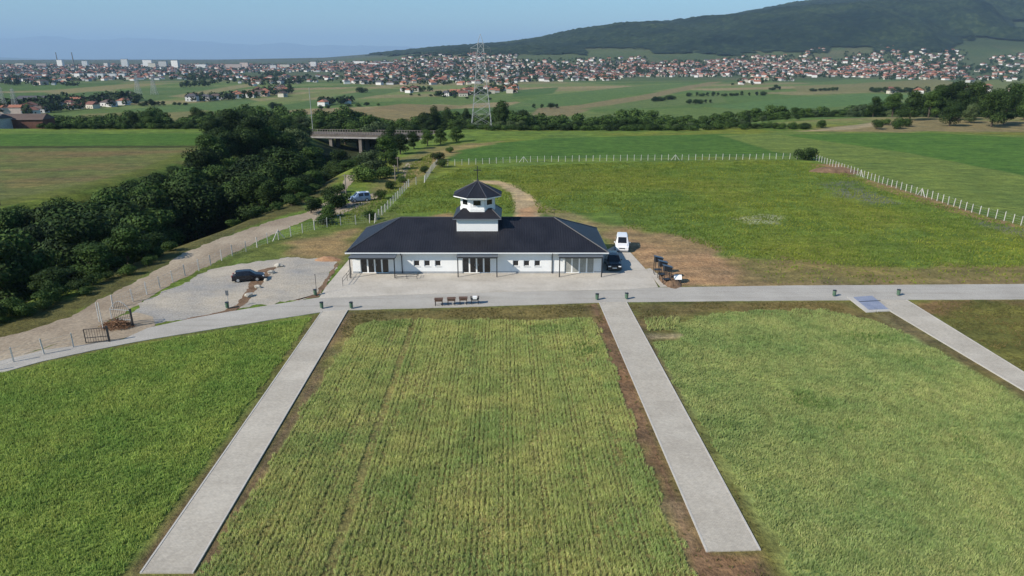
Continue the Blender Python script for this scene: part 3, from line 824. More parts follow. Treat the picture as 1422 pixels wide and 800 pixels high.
# porches: canopy sheet, beams, two posts each
for u0, u1, yf in ((486, 548.5, 77.5), (635.5, 690.5, 77.9), (776.5, 836, 77.9)):
    x0, x1 = ux(u0, yf), ux(u1, yf); zt = 2.58
    mb = MB(); lbox(mb, x0 - .1, x1 + .1, yf - .1, WY0 - .04, zt, zt + .05); po = mb.build('porch_canopy', M['canopy'], ch)
    mb = MB(); lbox(mb, x0, x1, yf - .06, yf + .06, zt - .16, zt - .002)
    for xx in (x0, x1): lbox(mb, xx - .05, xx + .05, yf + .06, WY0 - .05, zt - .14, zt - .003)
    n = 9
    for i in range(1, n): lbox(mb, x0 + (x1 - x0) * i / n - .025, x0 + (x1 - x0) * i / n + .025, yf + .06, WY0 - .05, zt - .10, zt - .004)
    mb.build('beam', M['anthracite'], po)
    for xx in (x0 + .04, x1 - .04):
        mb = MB(); lbox(mb, xx - .06, xx + .06, yf - .055, yf + .055, Z_YARD, zt - .16); mb.build('post', M['anthracite'], po)
def railing(pts, h=.9):
    mb = MB()
    for a, b_ in zip(pts[:-1], pts[1:]):
        a, b_ = Vector(a), Vector(b_)
        for z in (h, h * .55): mb.tube((a.x, a.y, a.z + z), (b_.x, b_.y, b_.z + z), .025, n=6)
        n = max(1, int((b_ - a).length / 1.1))
        for i in range(n + 1):
            c = a.lerp(b_, i / n); mb.tube(c, (c.x, c.y, c.z + h), .025, n=6)
    return mb.build('handrail', M['dark_metal'], ch)
xl, xr = ux(484, 77.2, 0), ux(550, 77.2, 0)
railing([L(xl, 78.9, Z_YARD), L(xl, 76.6, Z_YARD), L(xl - .05, 74.6, Z_YARD)])
railing([L(xr + .1, 77.2, Z_YARD), L(xr + 2.5, 77.2, Z_YARD), L(xr + 2.5, 78.3, Z_YARD)], .55)

# ------------------------------------------------------------------ vehicles
def make_car(name, label, paint_c, loc_, rz, st, halfw, zb, lamp_part=True, roof_mat=None, wheel_r=.31, axles=None):
    """st: stations along the length (x, belt height, top height, half width of the top); glass between stations marked"""
    t = thing(name, label, 'van' if 'van' in name else 'car', loc_, rz)
    pm = plain(name + '_paint', paint_c, .22, .15, .5)
    rings = []
    for x, zbelt, zt, wt, *_ in st:
        e = 1 - .10 * min(1, abs(x / st[-1][0]) ** 6)
        w = halfw * e
        rings.append([(x, -w * .93, zb), (x, -w, zb + .25), (x, -w * .985, zbelt), (x, -wt * e, zt - .05), (x, -wt * e * .86, zt), (x, wt * e * .86, zt), (x, wt * e, zt - .05), (x, w * .985, zbelt), (x, w, zb + .25), (x, w * .93, zb)])
    mb = MB()
    n = len(rings[0]); base = 0
    mb.v = [p for r in rings for p in r]
    for i in range(len(rings) - 1):
        for k in range(n):
            mb.f.append((i * n + k, i * n + (k + 1) % n, (i + 1) * n + (k + 1) % n, (i + 1) * n + k))
    mb.f.append(tuple(range(n))); mb.f.append(tuple((len(rings) - 1) * n + k for k in reversed(range(n))))
    body = mb.build('body', pm, t)
    bv = body.modifiers.new('edge', 'BEVEL'); bv.width = .035; bv.segments = 2; bv.limit_method = 'ANGLE'; bv.angle_limit = R(25)
    def glass(quad, nm, ins=.08, off=.012):
        q = [Vector(p) for p in quad]; c = sum(q, Vector()) / 4
        nr = (q[1] - q[0]).cross(q[3] - q[0]).normalized()
        if nr.dot(c - Vector((c.x * .5 if abs(nr.x) > .5 else c.x, 0, .6))) < 0: nr = -nr
        q = [p + (c - p).normalized() * ins for p in q]
        m2 = MB(); m2.hexa([p - nr * .01 for p in q], [p + nr * off for p in q]); return m2.build(nm, M['glass'], t)
    for i in range(len(st) - 1):
        k = st[i][4] if len(st[i]) > 4 else None
        a, b_ = rings[i], rings[i + 1]
        if k == 'side':
            glass([a[2], b_[2], b_[3], a[3]], 'side_window', .09); glass([a[7], b_[7], b_[6], a[6]], 'side_window', .09)
        elif k in ('windscreen', 'rear_window'):
            glass([a[4], a[5], b_[5], b_[4]], k, .07)
    x0, x1 = st[0][0], st[-1][0]
    axles = axles or (x0 + .78, x1 - .85)
    for ax in axles:
        for s in (-1, 1):
            mb = MB(); mb.tube((ax, s * (halfw - .20), wheel_r), (ax, s * (halfw + .015), wheel_r), wheel_r, n=20); w = mb.build('wheel', plain('tyre', (.015, .015, .016), .8), t)
            mb = MB(); mb.tube((ax, s * (halfw + .0), wheel_r), (ax, s * (halfw + .03), wheel_r), wheel_r * .62, n=14); mb.build('rim', M['steel'], w)
    hl = plain('lamp_lens', (.70, .72, .74), .12); tl = plain('tail_lens', (.35, .02, .015), .2)
    for s in (-1, 1):
        mb = MB(); mb.box(x1 - .16, x1 + .015, s * halfw * .68 - .17, s * halfw * .68 + .17, zb + .38, zb + .52); mb.build('headlight', hl, t)
        mb = MB(); mb.box(x0 - .015, x0 + .10, s * halfw * .76 - .10, s * halfw * .76 + .10, zb + .50, zb + .80); mb.build('tail_light', tl, t)
        xm = next((q[0] for q in st if len(q) > 4 and q[4] == 'windscreen'), x1 - 1.4)
        zm = next((q[1] for q in st if len(q) > 4 and q[4] == 'windscreen'), .95)
        mb = MB(); mb.box(xm - .0, xm + .14, s * (halfw + .09) - .08, s * (halfw + .09) + .08, zm + .0, zm + .16); mb.build('mirror', pm, t)
    for xx, s in ((x1, 1), (x0, -1)):
        mb = MB(); mb.box(xx - .05 if s > 0 else xx - .03, xx + .03 if s > 0 else xx + .05, -halfw * .8, halfw * .8, zb + .03, zb + .20); mb.build('bumper', M['anthracite'] if 'van' not in name else plain('van_bumper', (.35, .35, .36), .5), t)
        mb = MB(); mb.box(xx + s * .032 - .004, xx + s * .032 + .008, -.26, .26, zb + .20, zb + .31); mb.build('number_plate', M['white'], t)
    mb = MB(); mb.box(x1 - .02, x1 + .012, -halfw * .42, halfw * .42, zb + .34, zb + .48); mb.build('grille', M['anthracite'], t)
    if roof_mat:
        ks = [i for i in range(len(st)) if len(st[i]) > 4 and st[i][4] == 'side']
        a, b_ = rings[ks[0]], rings[ks[-1] + 1]
        mb = MB(); mb.hexa([a[4], b_[4], b_[5], a[5]], [(p[0], p[1], p[2] + .02) for p in (a[4], b_[4], b_[5], a[5])]); mb.build('roof', roof_mat, t)
    return t
HATCH = [(-2.05, .80, .86, .70), (-1.92, .92, 1.0, .66, 'rear_window'), (-1.55, .94, 1.42, .60, 'side'), (-.55, .94, 1.47, .60, 'side'), (.30, .93, 1.44, .60, 'windscreen'), (1.0, .90, .98, .68), (1.75, .82, .86, .70), (2.05, .66, .70, .66)]
SUV = [(-2.2, .85, .95, .74), (-2.1, 1.0, 1.08, .72, 'rear_window'), (-1.85, 1.02, 1.60, .64, 'side'), (-.6, 1.02, 1.68, .65, 'side'), (.45, 1.0, 1.64, .64, 'windscreen'), (1.1, .98, 1.07, .74), (1.95, .92, .97, .76), (2.25, .76, .82, .72)]
MPV = [(-1.95, .95, 1.05, .70), (-1.9, 1.0, 1.12, .70, 'rear_window'), (-1.75, 1.0, 1.66, .66, 'side'), (-.7, 1.0, 1.72, .66, 'side'), (.35, 1.0, 1.68, .65, 'windscreen'), (1.05, .95, 1.05, .72), (1.65, .85, .92, .74), (1.9, .66, .72, .70)]
VAN = [(-2.2, 1.0, 1.72, .70), (-2.1, 1.02, 1.85, .72), (-.6, 1.02, 1.88, .72, 'side'), (.55, 1.02, 1.84, .71, 'windscreen'), (1.25, .98, 1.10, .76), (1.9, .90, .95, .78), (2.2, .70, .76, .72)]
p = F(343, 391.5)
make_car('parked_car', 'black hatchback parked alone on the gravel lot', (.012, .013, .018), p + Vector((0, .6, .02)), R(14), HATCH, .86, .20).scale = (.86, .86, .86)
p = F(853, 376)
make_car('parked_car', 'black car in the shadow of the chapel gable', (.010, .011, .015), p + Vector((0, 1.5, Z_YARD)), R(-92), SUV, .90, .24)
p = F(866.5, 351)
make_car('parked_van', 'white van parked nose-out beyond the black car', (.80, .80, .80), p + Vector((0, 2.0, .0)), R(-98), VAN, .93, .24)
p = F(498, 281)
make_car('parked_van', 'blue van with white roof standing on the dirt track', (.22, .30, .44), p + Vector((0, .8, .02)), R(207), MPV, .84, .24, roof_mat=plain('van_white_roof', (.75, .76, .77), .3))

# ------------------------------------------------------------------ litter bins
def make_bin():
    t = thing('litter_bin', '', 'litter bin')
    mb = MB()
    mb.tube((0, 0, .12), (0, 0, .72), .19, .21, 14); mb.build('body', M['bin'], t)
    mb = MB(); mb.tube((0, 0, .70), (0, 0, .76), .225, .225, 14); mb.build('rim', M['dark_metal'], t)
    mb = MB(); mb.tube((0, .23, 0), (0, .23, .85), .028, n=8); mb.tube((0, .23, .8), (0, .15, .74), .02, n=6); mb.build('post', M['steel'], t)
    return t
bin0 = make_bin()
for i, (u, v, lab) in enumerate([
    (447, 428.5, 'green litter bin left of where the long left path starts'),
    (488, 428.5, 'green litter bin right of where the long left path starts'),
    (829, 416.5, 'green litter bin left of the middle path below the chapel'),
    (870, 415.5, 'green litter bin right of the middle path below the chapel'),
    (1158, 411.5, 'green litter bin on the road left of the blue-grey pad'),
    (1247, 410.5, 'green litter bin on the road right of the blue-grey pad'),
    (316, 428.5, 'green litter bin below the small sign by the gravel lot'),
    (438, 410.5, 'green litter bin by the thin pole at the yard corner')]):
    o = bin0 if i == 0 else copy_tree(bin0)
    o.location = F(u, v, Z_ROAD if i < 6 else .02); o.scale = (.92, .92, .95)
    tag(o, lab, 'litter bin', 'green litter bins along the road')
# small sign and thin pole beside two of the bins
t = thing('sign', 'small grey sign on a thin post above the bin by the gravel lot', 'sign', F(318, 427, .02))
mb = MB(); mb.tube((0, 0, 0), (0, 0, 1.9), .025, n=8); mb.build('post', M['steel'], t)
mb = MB(); mb.box(-.16, .16, -.045, -.028, 1.35, 1.9); mb.build('board', M['canopy'], t)
t = thing('pole', 'thin dark pole standing at the corner of the paved yard', 'pole', F(440, 409, .02))
mb = MB(); mb.tube((0, 0, 0), (0, 0, 2.3), .028, n=8); mb.build('shaft', M['dark_metal'], t)
mb = MB(); mb.tube((0, 0, 2.3), (0, 0, 2.36), .05, n=8); mb.build('cap', M['dark_metal'], t)

# ------------------------------------------------------------------ four low stands on the road, three tall ones on the paved strip
def low_stand():
    t = thing('trestle_stand', '', 'stand')
    mb = MB(); mb.box(-.42, .42, -.28, .28, .50, .72); top = mb.build('top', M['timber'], t)
    mb = MB(); mb.box(-.46, .46, -.32, .32, .722, .76); mb.build('lid', M['timber'], top)
    for sx in (-1, 1):
        for sy in (-1, 1):
            mb = MB(); mb.box(sx * .36 - .035, sx * .36 + .035, sy * .22 - .035, sy * .22 + .035, 0, .50); mb.build('leg', M['dark_metal'], t)
    return t
ls = low_stand()
for i, (u, v, lab) in enumerate([(609.5, 424, 'leftmost of the brown box-topped stands on the road below the chapel'), (627, 423.2, 'second brown box-topped stand from the left on the road'), (643.5, 422.4, 'brown box-topped stand on the road next to the white-topped one')]):
    o = ls if i == 0 else copy_tree(ls)
    o.location = F(u, v, Z_ROAD); o.rotation_euler.z = R(3); tag(o, lab, 'stand', 'low stands in a row on the road')
t = thing('trestle_stand', 'dark stand with a white box on top at the right end of the row', 'stand', F(659.5, 421.6, Z_ROAD), R(3), 'low stands in a row on the road')
mb = MB(); mb.box(-.40, .40, -.28, .28, .44, .56); top = mb.build('top', M['dark_metal'], t)
mb = MB(); mb.box(-.22, .22, -.2, .2, .562, .82); mb.build('white_box', M['white'], t)
for sx in (-1, 1):
    mb = MB(); mb.box(sx * .40 - .06, sx * .40 + .06, -.28, .28, .562, .78); mb.build('side_panel', M['dark_metal'], t)
    for sy in (-1, 1):
        mb = MB(); mb.box(sx * .36 - .035, sx * .36 + .035, sy * .22 - .035, sy * .22 + .035, 0, .44); mb.build('leg', M['dark_metal'], t)

def tall_stand():
    t = thing('hooded_stand', '', 'stand')
    mb = MB(); mb.hexa([(-.42, -.34, 1.60), (.48, -.34, 1.60), (.48, .34, 1.60), (-.42, .34, 1.60)], [(-.42, -.34, 2.25), (.52, -.34, 2.02), (.52, .34, 2.02), (-.42, .34, 2.25)]); h = mb.build('hood', M['dark_metal'], t)
    mb = MB(); mb.hexa([(-.50, -.40, 2.275), (.60, -.40, 2.005), (.60, .40, 2.005), (-.50, .40, 2.275)], [(-.50, -.40, 2.315), (.60, -.40, 2.045), (.60, .40, 2.045), (-.50, .40, 2.315)]); mb.build('lid', plain('blue_black_lid', (.04, .055, .09), .3, .3), h)
    mb = MB(); mb.box(-.40, .44, -.32, .32, .55, .60); mb.build('tray', M['dark_metal'], t)
    for sx in (-.38, .42):
        for sy in (-.3, .3):
            mb = MB(); mb.box(sx - .03, sx + .03, sy - .03, sy + .03, .0, 1.60); mb.build('leg', M['dark_metal'], t)
    return t
ts = tall_stand()
for i, (u, v, lab) in enumerate([(912.5, 380.5, 'farthest tall dark stand with hooded top by the soil heap'), (918.5, 387, 'middle one of three tall dark hooded stands'), (925, 394, 'nearest tall dark hooded stand, at the road end')]):
    o = ts if i == 0 else copy_tree(ts)
    o.location = F(u, v, .05); o.rotation_euler.z = R(4); tag(o, lab, 'stand', 'tall hooded stands on the paved strip')
t = thing('notice_board', 'white board on two short legs in front of the brown soil', 'board', F(941, 394.5))
mb = MB(); mb.hexa([(-.45, -.03, .55), (.45, -.03, .55), (.45, .0, .55), (-.45, .0, .55)], [(-.45, .27, 1.05), (.45, .27, 1.05), (.45, .30, 1.05), (-.45, .30, 1.05)]); mb.build('panel', M['white'], t)
for s in (-.35, .35):
    mb = MB(); mb.bar((s, .14, 0), (s, .14, .74), .05); mb.build('leg', M['timber'], t)

def heap(name, label, cat, u, v, rx, ry, h, mat, seed, kind=None):
    c = F(u, v); n = 26; V = []; Fc = []
    for j in range(n):
        for i in range(n):
            a, b_ = i / (n - 1) * 2 - 1, j / (n - 1) * 2 - 1
            r = math.hypot(a, b_)
            e = max(0, 1 - r * r)
            z = h * e ** 1.2 * (0.6 + .8 * float(fbm(a * 3 + seed, b_ * 3, seed, 4))) - .06
            V.append((a * rx, b_ * ry, z))
    for j in range(n - 1):
        for i in range(n - 1): Fc.append((j * n + i, j * n + i + 1, (j + 1) * n + i + 1, (j + 1) * n + i))
    mb = MB(); mb.v, mb.f = V, Fc
    o = mb.build(name, mat); o.location = c
    return tag(o, label, cat, kind=kind)
heap('soil_heap', 'long brown soil heap beside the tall hooded stands', 'soil heap', 930, 390, 1.3, 3.4, .75, M['soil'], 5)
heap('soil_heap', 'low reddish soil heap at the corner of the right boundary fence', 'soil heap', 1158, 238, 6, 3, 1.2, M['soil'], 9)
heap('soil_heap', 'small reddish soil heap at the left end of the roof', 'soil heap', 455, 361, 1.9, 1.0, .5, mottled('red_soil', (.28, .15, .08), (.36, .22, .13), .9, 6, .95, .6, .08), 13)

# boulders along the lot's soil verge
ico = bmesh.new(); bmesh.ops.create_icosphere(ico, subdivisions=2, radius=1)
for i, (u, v, r, lab) in enumerate([(387, 370.5, .52, 'pale boulder at the upper end of the lot verge'), (377, 380, .48, 'pale boulder second from the top of the lot verge'), (369, 390, .30, 'small pale stone mid-way down the lot verge'), (358, 400, .42, 'pale flat boulder below the middle of the lot verge'), (346, 412, .5, 'pale boulder lowest on the lot verge')]):
    me = bpy.data.meshes.new('boulder'); ico.to_mesh(me)
    for w in me.vertices:
        k = .78 + .5 * random.Random(i * 999 + w.index).random()
        w.co = Vector((w.co.x * 1.25, w.co.y * .9, w.co.z * .75)) * k * r
    me.materials.append(M['stone']); o = bpy.data.objects.new('boulder', me); C.objects.link(o)
    o.location = F(u, v) + Vector((0, 0, r * .33)); o.rotation_euler.z = i; o.scale = (.78, .78, .78)
    tag(o, lab, 'boulder', 'pale boulders along the lot verge')
ico.free()

# ------------------------------------------------------------------ fences
PH = 1.45
mb = MB(); mb.box(-.05, .05, -.05, .05, -.2, PH); mb.hexa([(-.05, -.05, PH), (.05, -.05, PH), (.05, .05, PH), (-.05, .05, PH)], [(-.02, -.02, PH + .06), (.02, -.02, PH + .06), (.02, .02, PH + .06), (-.02, .02, PH + .06)])
_po = mb.build('post', M['post']); POST = _po.data; C.objects.unlink(_po)
def along(pts, spacing):
    out = [pts[0]]; need = spacing
    for a, b_ in zip(pts[:-1], pts[1:]):
        l = (b_ - a).length; s = need
        while s <= l:
            out.append(a.lerp(b_, s / l)); s += spacing
        need = s - l
    return out
def fence(label, px, spacing, braces=(), group='wire fences on white posts', mesh_wire=False):
    pts = [G(u, v) for u, v in px]
    t = thing('wire_fence', label, 'fence', pts[0], 0, group)
    ps = along(pts, spacing)
    for i, q in enumerate(ps):
        o = bpy.data.objects.new('post', POST); C.objects.link(o); o.parent = t
        o.location = q - pts[0]; o.scale = (1, 1, random.uniform(.94, 1.06)); o.rotation_euler = (R(random.gauss(0, 1.3)), R(random.gauss(0, 1.3)), random.random())
    wm = MB()
    for a, b_ in zip(ps[:-1], ps[1:]):
        for z in (.2, .55, .9, 1.3): wm.bar(a - pts[0] + Vector((0, 0, z)), b_ - pts[0] + Vector((0, 0, z)), .012)
        if mesh_wire:
            n = 8
            for k in range(n):
                c = a.lerp(b_, (k + .5) / n) - pts[0]; wm.bar(c + Vector((0, 0, .1)), c + Vector((0, 0, 1.35)), .010)
    wm.build('wire', M['wire'], t)
    for bi in braces:
        if bi < len(ps) - 1:
            q = ps[bi] - pts[0]; dr = (ps[bi + 1] - ps[bi]).normalized()
            for s in (-1, 1):
                mb = MB(); mb.bar(q + dr * s * 1.1 + Vector((0, 0, 0)), q + dr * s * .1 + Vector((0, 0, 1.3)), .10); mb.build('brace', M['post'], t)
    return t
fence('white-posted wire fence between the gravel lot and the dirt road', [(157, 428), (181, 421), (213, 405), (254, 385), (282, 374), (321, 356), (344, 349), (380, 335), (430, 321), (462, 314), (508, 311), (522, 308)], 2.3, (13, 27), mesh_wire=True)
fence('closely seen wire fence running uphill behind the chapel, left side', [(522, 308), (545, 284), (568, 259)], 2.4, (0,), mesh_wire=True)
fence('short white-posted wire fence at the top of the bank', [(568, 259), (580, 256)], 2.4)
fence('white-posted wire fence section rising to the meadow corner', [(590, 253), (598, 240), (607, 229)], 2.2, (0,), mesh_wire=True)
fence('long white-posted wire fence along the back of the meadow', [(612, 231), (631, 230), (718, 225.5), (850, 223.5), (1000, 222), (1092, 221), (1130, 222)], 1.78, (12, 34))
fence('white-posted wire fence sloping down the right side of the meadow', [(1130, 222), (1223, 255), (1288, 275), (1349, 295), (1414, 312), (1500, 342)], 1.62, (16, 30))
fence('low wire fence with few posts left of the entrance gate', [(-20, 518), (17, 504), (39, 497), (69, 491), (95, 484), (124, 478)], 2.3)

# entrance gate: two leaves swung open and the white posts beside them
def leaf(label, a, b_, h, arch, rise):
    t = thing('gate_leaf', label, 'gate', a, 0, 'open leaves of the entrance gate')
    d = b_ - a; n = 14
    mb = MB(); mb.box(-.07, .07, -.07, .07, -.1, h + .12); mb.build('post', M['dark_metal'], t)
    top = lambda s: h + (arch * math.sin(math.pi * s) if arch else 0)
    mb = MB()
    for i in range(n):
        s0, s1 = i / n, (i + 1) / n
        mb.bar(d * s0 + Vector((0, 0, top(s0))), d * s1 + Vector((0, 0, top(s1))), .045)
    for z in (.15, h * .42): mb.bar(Vector((0, 0, z)), d + Vector((0, 0, z)), .05)
    mb.bar(d + Vector((0, 0, 0.1)), d + Vector((0, 0, h)), .06)
    if arch: mb.bar(Vector((0, 0, h * .98)), d + Vector((0, 0, h * .98)), .05)
    mb.build('frame', M['dark_metal'] if not arch else M['steel'], t)
    mb = MB()
    m = int(d.length / .2)
    for i in range(1, m):
        s = i / m; mb.bar(d * s + Vector((0, 0, .15)), d * s + Vector((0, 0, top(s))), .022)
    mb.build('bars', M['dark_metal'], t)
leaf('low open gate leaf of thin bars beside the crop field', F(152, 475), F(120, 478), 1.45, 0, 0)
leaf('open gate leaf with a curved top in front of the brush pile', F(185, 454), F(157, 452), 1.75, .85, 0)
for u, v, h, lab in [(143.5, 458, 2.75, 'tall white concrete post beside the brush pile'), (138, 447, 2.0, 'shorter white concrete post behind the tall one by the gate')]:
    o = bpy.data.objects.new('concrete_post', POST.copy()); C.objects.link(o); o.location = F(u, v); o.scale = (.75, .75, h / PH)
    tag(o, lab, 'post')

# ------------------------------------------------------------------ vegetation
def leaf_cards(cent, normals, size, r):
    """quads of about the given size, facing roughly along their normals"""
    n = len(cent)
    nr = normals + r.normal(0, .34, (n, 3)); nr /= np.linalg.norm(nr, axis=1, keepdims=True) + 1e-9
    t = np.cross(nr, r.normal(0, 1, (n, 3))); t /= np.linalg.norm(t, axis=1, keepdims=True) + 1e-9
    b_ = np.cross(nr, t)
    s = (size * r.uniform(.55, 1.3, n))[:, None]; k = r.uniform(.5, 1.0, n)[:, None]
    v = np.stack([cent - t * s * .5, cent - b_ * s * k * .4, cent + t * s * .5, cent + b_ * s * k * .5], 1)
    f = np.arange(4 * n).reshape(n, 4)
    return v.reshape(-1, 3), f

def crown(kind, h, rad, nleaf, size, seed):
    r = np.random.default_rng(seed)
    blobs = []
    if kind == 'round':
        nb = 15
        for i in range(nb):
            a = r.uniform(0, 2 * math.pi); q = rad * r.uniform(.15, .62); z = h * r.uniform(.20, .84)
            k = 1 - .45 * max(0, (z / h - .55) / .45)
            blobs.append((q * math.cos(a) * k, q * math.sin(a) * k, z, rad * r.uniform(.30, .52)))
        blobs.append((0, 0, h * .8, rad * .42))
    elif kind == 'tall':
        for i in range(10):
            z = h * (.22 + .7 * i / 9); k = math.sin(math.pi * (.18 + .78 * i / 9)) ** .7
            a = r.uniform(0, 6.28); blobs.append((rad * .35 * k * math.cos(a), rad * .35 * k * math.sin(a), z, rad * (.35 + .45 * k) * r.uniform(.8, 1.05)))
    else:   # bush
        for i in range(8):
            a = r.uniform(0, 6.28); q = rad * r.uniform(.1, .65)
            blobs.append((q * math.cos(a), q * math.sin(a), h * r.uniform(.2, .68), rad * r.uniform(.28, .5)))
    B = np.array(blobs)
    w = B[:, 3] ** 2; pick = r.choice(len(B), nleaf, p=w / w.sum())
    d = r.normal(0, 1, (nleaf, 3)); d[:, 2] = d[:, 2] * .9 + .15; d /= np.linalg.norm(d, axis=1, keepdims=True)
    rr = B[pick, 3] * np.where(r.random(nleaf) < .78, r.uniform(.82, 1.1, nleaf), r.uniform(.3, .85, nleaf))
    zs = .8 if kind != 'tall' else 1.1
    c = B[pick, :3] + d * rr[:, None] * np.array((1, 1, zs))
    keep = c[:, 2] > (.12 if kind == 'bush' else .05 * h)
    return leaf_cards(c[keep], d[keep], np.full(keep.sum(), size), r), B

PROTO = {}
def make_tree(key, name, kind, h, rad, nleaf, size, mat, seed):
    (v, f), B = crown(kind, h, rad, nleaf, size, seed)
    cr = np_mesh('crown', v, f, mat, link=False).data
    mb = MB(); r = random.Random(seed)
    if kind == 'bush':
        for bx, by, bz, _ in B[:5]: mb.tube((r.uniform(-.1, .1), r.uniform(-.1, .1), -.3), (bx * .8, by * .8, bz), .06, .02, 5)
    else:
        mb.tube((0, 0, -.5), (0, 0, h * .35), .055 * rad + .03, .04 * rad + .02, 8); mb.tube((0, 0, h * .35), (0, 0, h * .8), .04 * rad + .02, .02, 7)
        for bx, by, bz, _ in B[:7]: mb.tube((0, 0, max(.15 * h, bz * .55)), (bx, by, bz), .02 * rad + .02, .015, 5)
    tr = mb.build('trunk' if kind != 'bush' else 'stems', M['bark']); C.objects.unlink(tr)
    PROTO[key] = (name, h, rad, cr, tr.data, 'trunk' if kind != 'bush' else 'stems')
for i in range(4): make_tree(f'dark{i}', 'broadleaf_tree', 'round', 9.5, 4.0, 7000, .34, M['leaf_dark'], 100 + i)
for i in range(4): make_tree(f'mid{i}', 'broadleaf_tree', 'round', 9.0, 3.6, 6200, .34, M['leaf_mid'], 200 + i)
for i in range(2): make_tree(f'pale{i}', 'willow_tree', 'round', 8.0, 4.0, 6200, .34, M['leaf_pale'], 300 + i)
for i in range(2): make_tree(f'tall{i}', 'poplar_tree', 'tall', 14, 3.2, 6500, .38, M['leaf_dark'], 400 + i)
for i in range(3): make_tree(f'bush{i}', 'bush', 'bush', 2.6, 2.0, 2200, .22, M['leaf_mid'], 500 + i)
for i in range(2): make_tree(f'dbush{i}', 'bush', 'bush', 2.6, 2.0, 2200, .22, M['leaf_dark'], 600 + i)
NTREES = {}
def plant(key, x, y, h, label, cat, group, wide=1.0, z=None):
    name, ph, pr, cr, tr, tn = PROTO[key]
    z = float(height(x, y)) if z is None else z
    t = thing(name, label, cat, (x, y, z), random.uniform(0, 6.28), group)
    s = h / ph; t.scale = (s * wide * random.uniform(.9, 1.12), s * wide * random.uniform(.9, 1.12), s)
    for nm, me in (('crown', cr), (tn, tr)):
        o = bpy.data.objects.new(nm, me); C.objects.link(o); o.parent = t
    NTREES[cat] = NTREES.get(cat, 0) + 1
    return t

# the wood in the gully: first its edge along the dirt road, then the mass
ROADSIDE = [G(u, v) for u, v in [(-60, 478), (0, 452), (60, 432), (130, 406), (190, 376), (240, 350), (290, 327), (350, 305), (400, 288), (432, 272), (452, 256), (470, 240)]]
LEFTRIM = [G(u, v) for u, v in [(-60, 305), (0, 287), (60, 276), (130, 262), (200, 240), (240, 226), (270, 208), (290, 188)]]
SKYLINE = [(-200, 312), (0, 288), (130, 264), (200, 243), (240, 230), (265, 218), (285, 192), (300, 162), (345, 152), (375, 160), (400, 166), (424, 176), (432, 200), (440, 213), (505, 218), (515, 228), (600, 240)]   # how high the wood stands before the fields and bridge behind it
def cap_height(x, y, z, h):
    for _ in range(60):
        d = y * CP + (CAM_H - z - h) * SP; u = 711 + x / d * FOC; v = 80 + (CAM_H - z - h) * 1000.5 / d
        if v >= np.interp(u, [a for a, _ in SKYLINE], [b_ for _, b_ in SKYLINE]) - random.uniform(0, 2): break
        h -= .25
    return h
LAB_WOOD = {
    ('dark', 0): 'dark bushy tree in the near wood beside the dirt road', ('mid', 0): 'fresh green tree in the near wood beside the dirt road', ('pale', 0): 'pale grey-green willow in the near wood beside the dirt road',
    ('dark', 1): 'dark bushy tree deep in the gully wood', ('mid', 1): 'fresh green tree deep in the gully wood', ('pale', 1): 'pale grey-green willow deep in the gully wood',
    ('dark', 2): 'dark tree of the gully wood at the edge of the far left field', ('mid', 2): 'green tree of the gully wood at the edge of the far left field', ('pale', 2): 'pale willow of the gully wood at the edge of the far left field',
    ('dark', 3): 'dark tree in the upper gully in front of the bridge', ('mid', 3): 'green tree in the upper gully in front of the bridge', ('pale', 3): 'pale willow in the upper gully in front of the bridge'}
def seg_x(rim, y): return float(np.interp(y, [p.y for p in rim], [p.x for p in rim]))
spots = []
cand = [(random.uniform(-135, -25), random.uniform(56, 268)) for _ in range(9000)]
for x, y in cand:
    rx = seg_x(ROADSIDE, y) - 2.5; lx = seg_x(LEFTRIM, y) if y > 100 else -130
    if y > 165: rx = np.interp(y, [165, 190, 215, 250], [-36, -32, -29, -25])
    if y > 246: rx = -60
    if not (lx - .5 < x < rx): continue
    if 210 < y and abs(x + 52) < 6: pass
    mind = 4.3 if y < 170 else 5.2
    if all((x - a) ** 2 + (y - b_) ** 2 > mind * mind for a, b_ in spots): spots.append((x, y))
    if len(spots) >= 235: break
for x, y in spots:
    rx = seg_x(ROADSIDE, y); lx = seg_x(LEFTRIM, y) if y > 100 else -140
    dr, dl = rx - x, x - lx
    kind = random.choices(['dark', 'mid', 'pale'], [.58, .37, .05] if y < 150 else [.50, .40, .10])[0]
    zone = 3 if y > 170 else (0 if dr < 12 else (2 if dl < 9 else 1))
    zt = float(height(x, y))
    h = max(3.2, min(11.5, random.uniform(1.2, 3.4) + (-zt) + (1.5 if dr > 8 else 0) + 1.8)) * random.uniform(.9, 1.15)
    if dr < 6: h = random.uniform(3.0, 5.5)
    h = cap_height(x, y, zt, h)
    if h < 2.2: continue
    plant(kind + str(random.randrange(2 if kind == 'pale' else 4)), x, y, h, LAB_WOOD[(kind, zone)], 'tree', 'trees of the gully wood', 1.15 if h > 7 else 1.15 * 7 / h if h > 4 else 1.9)
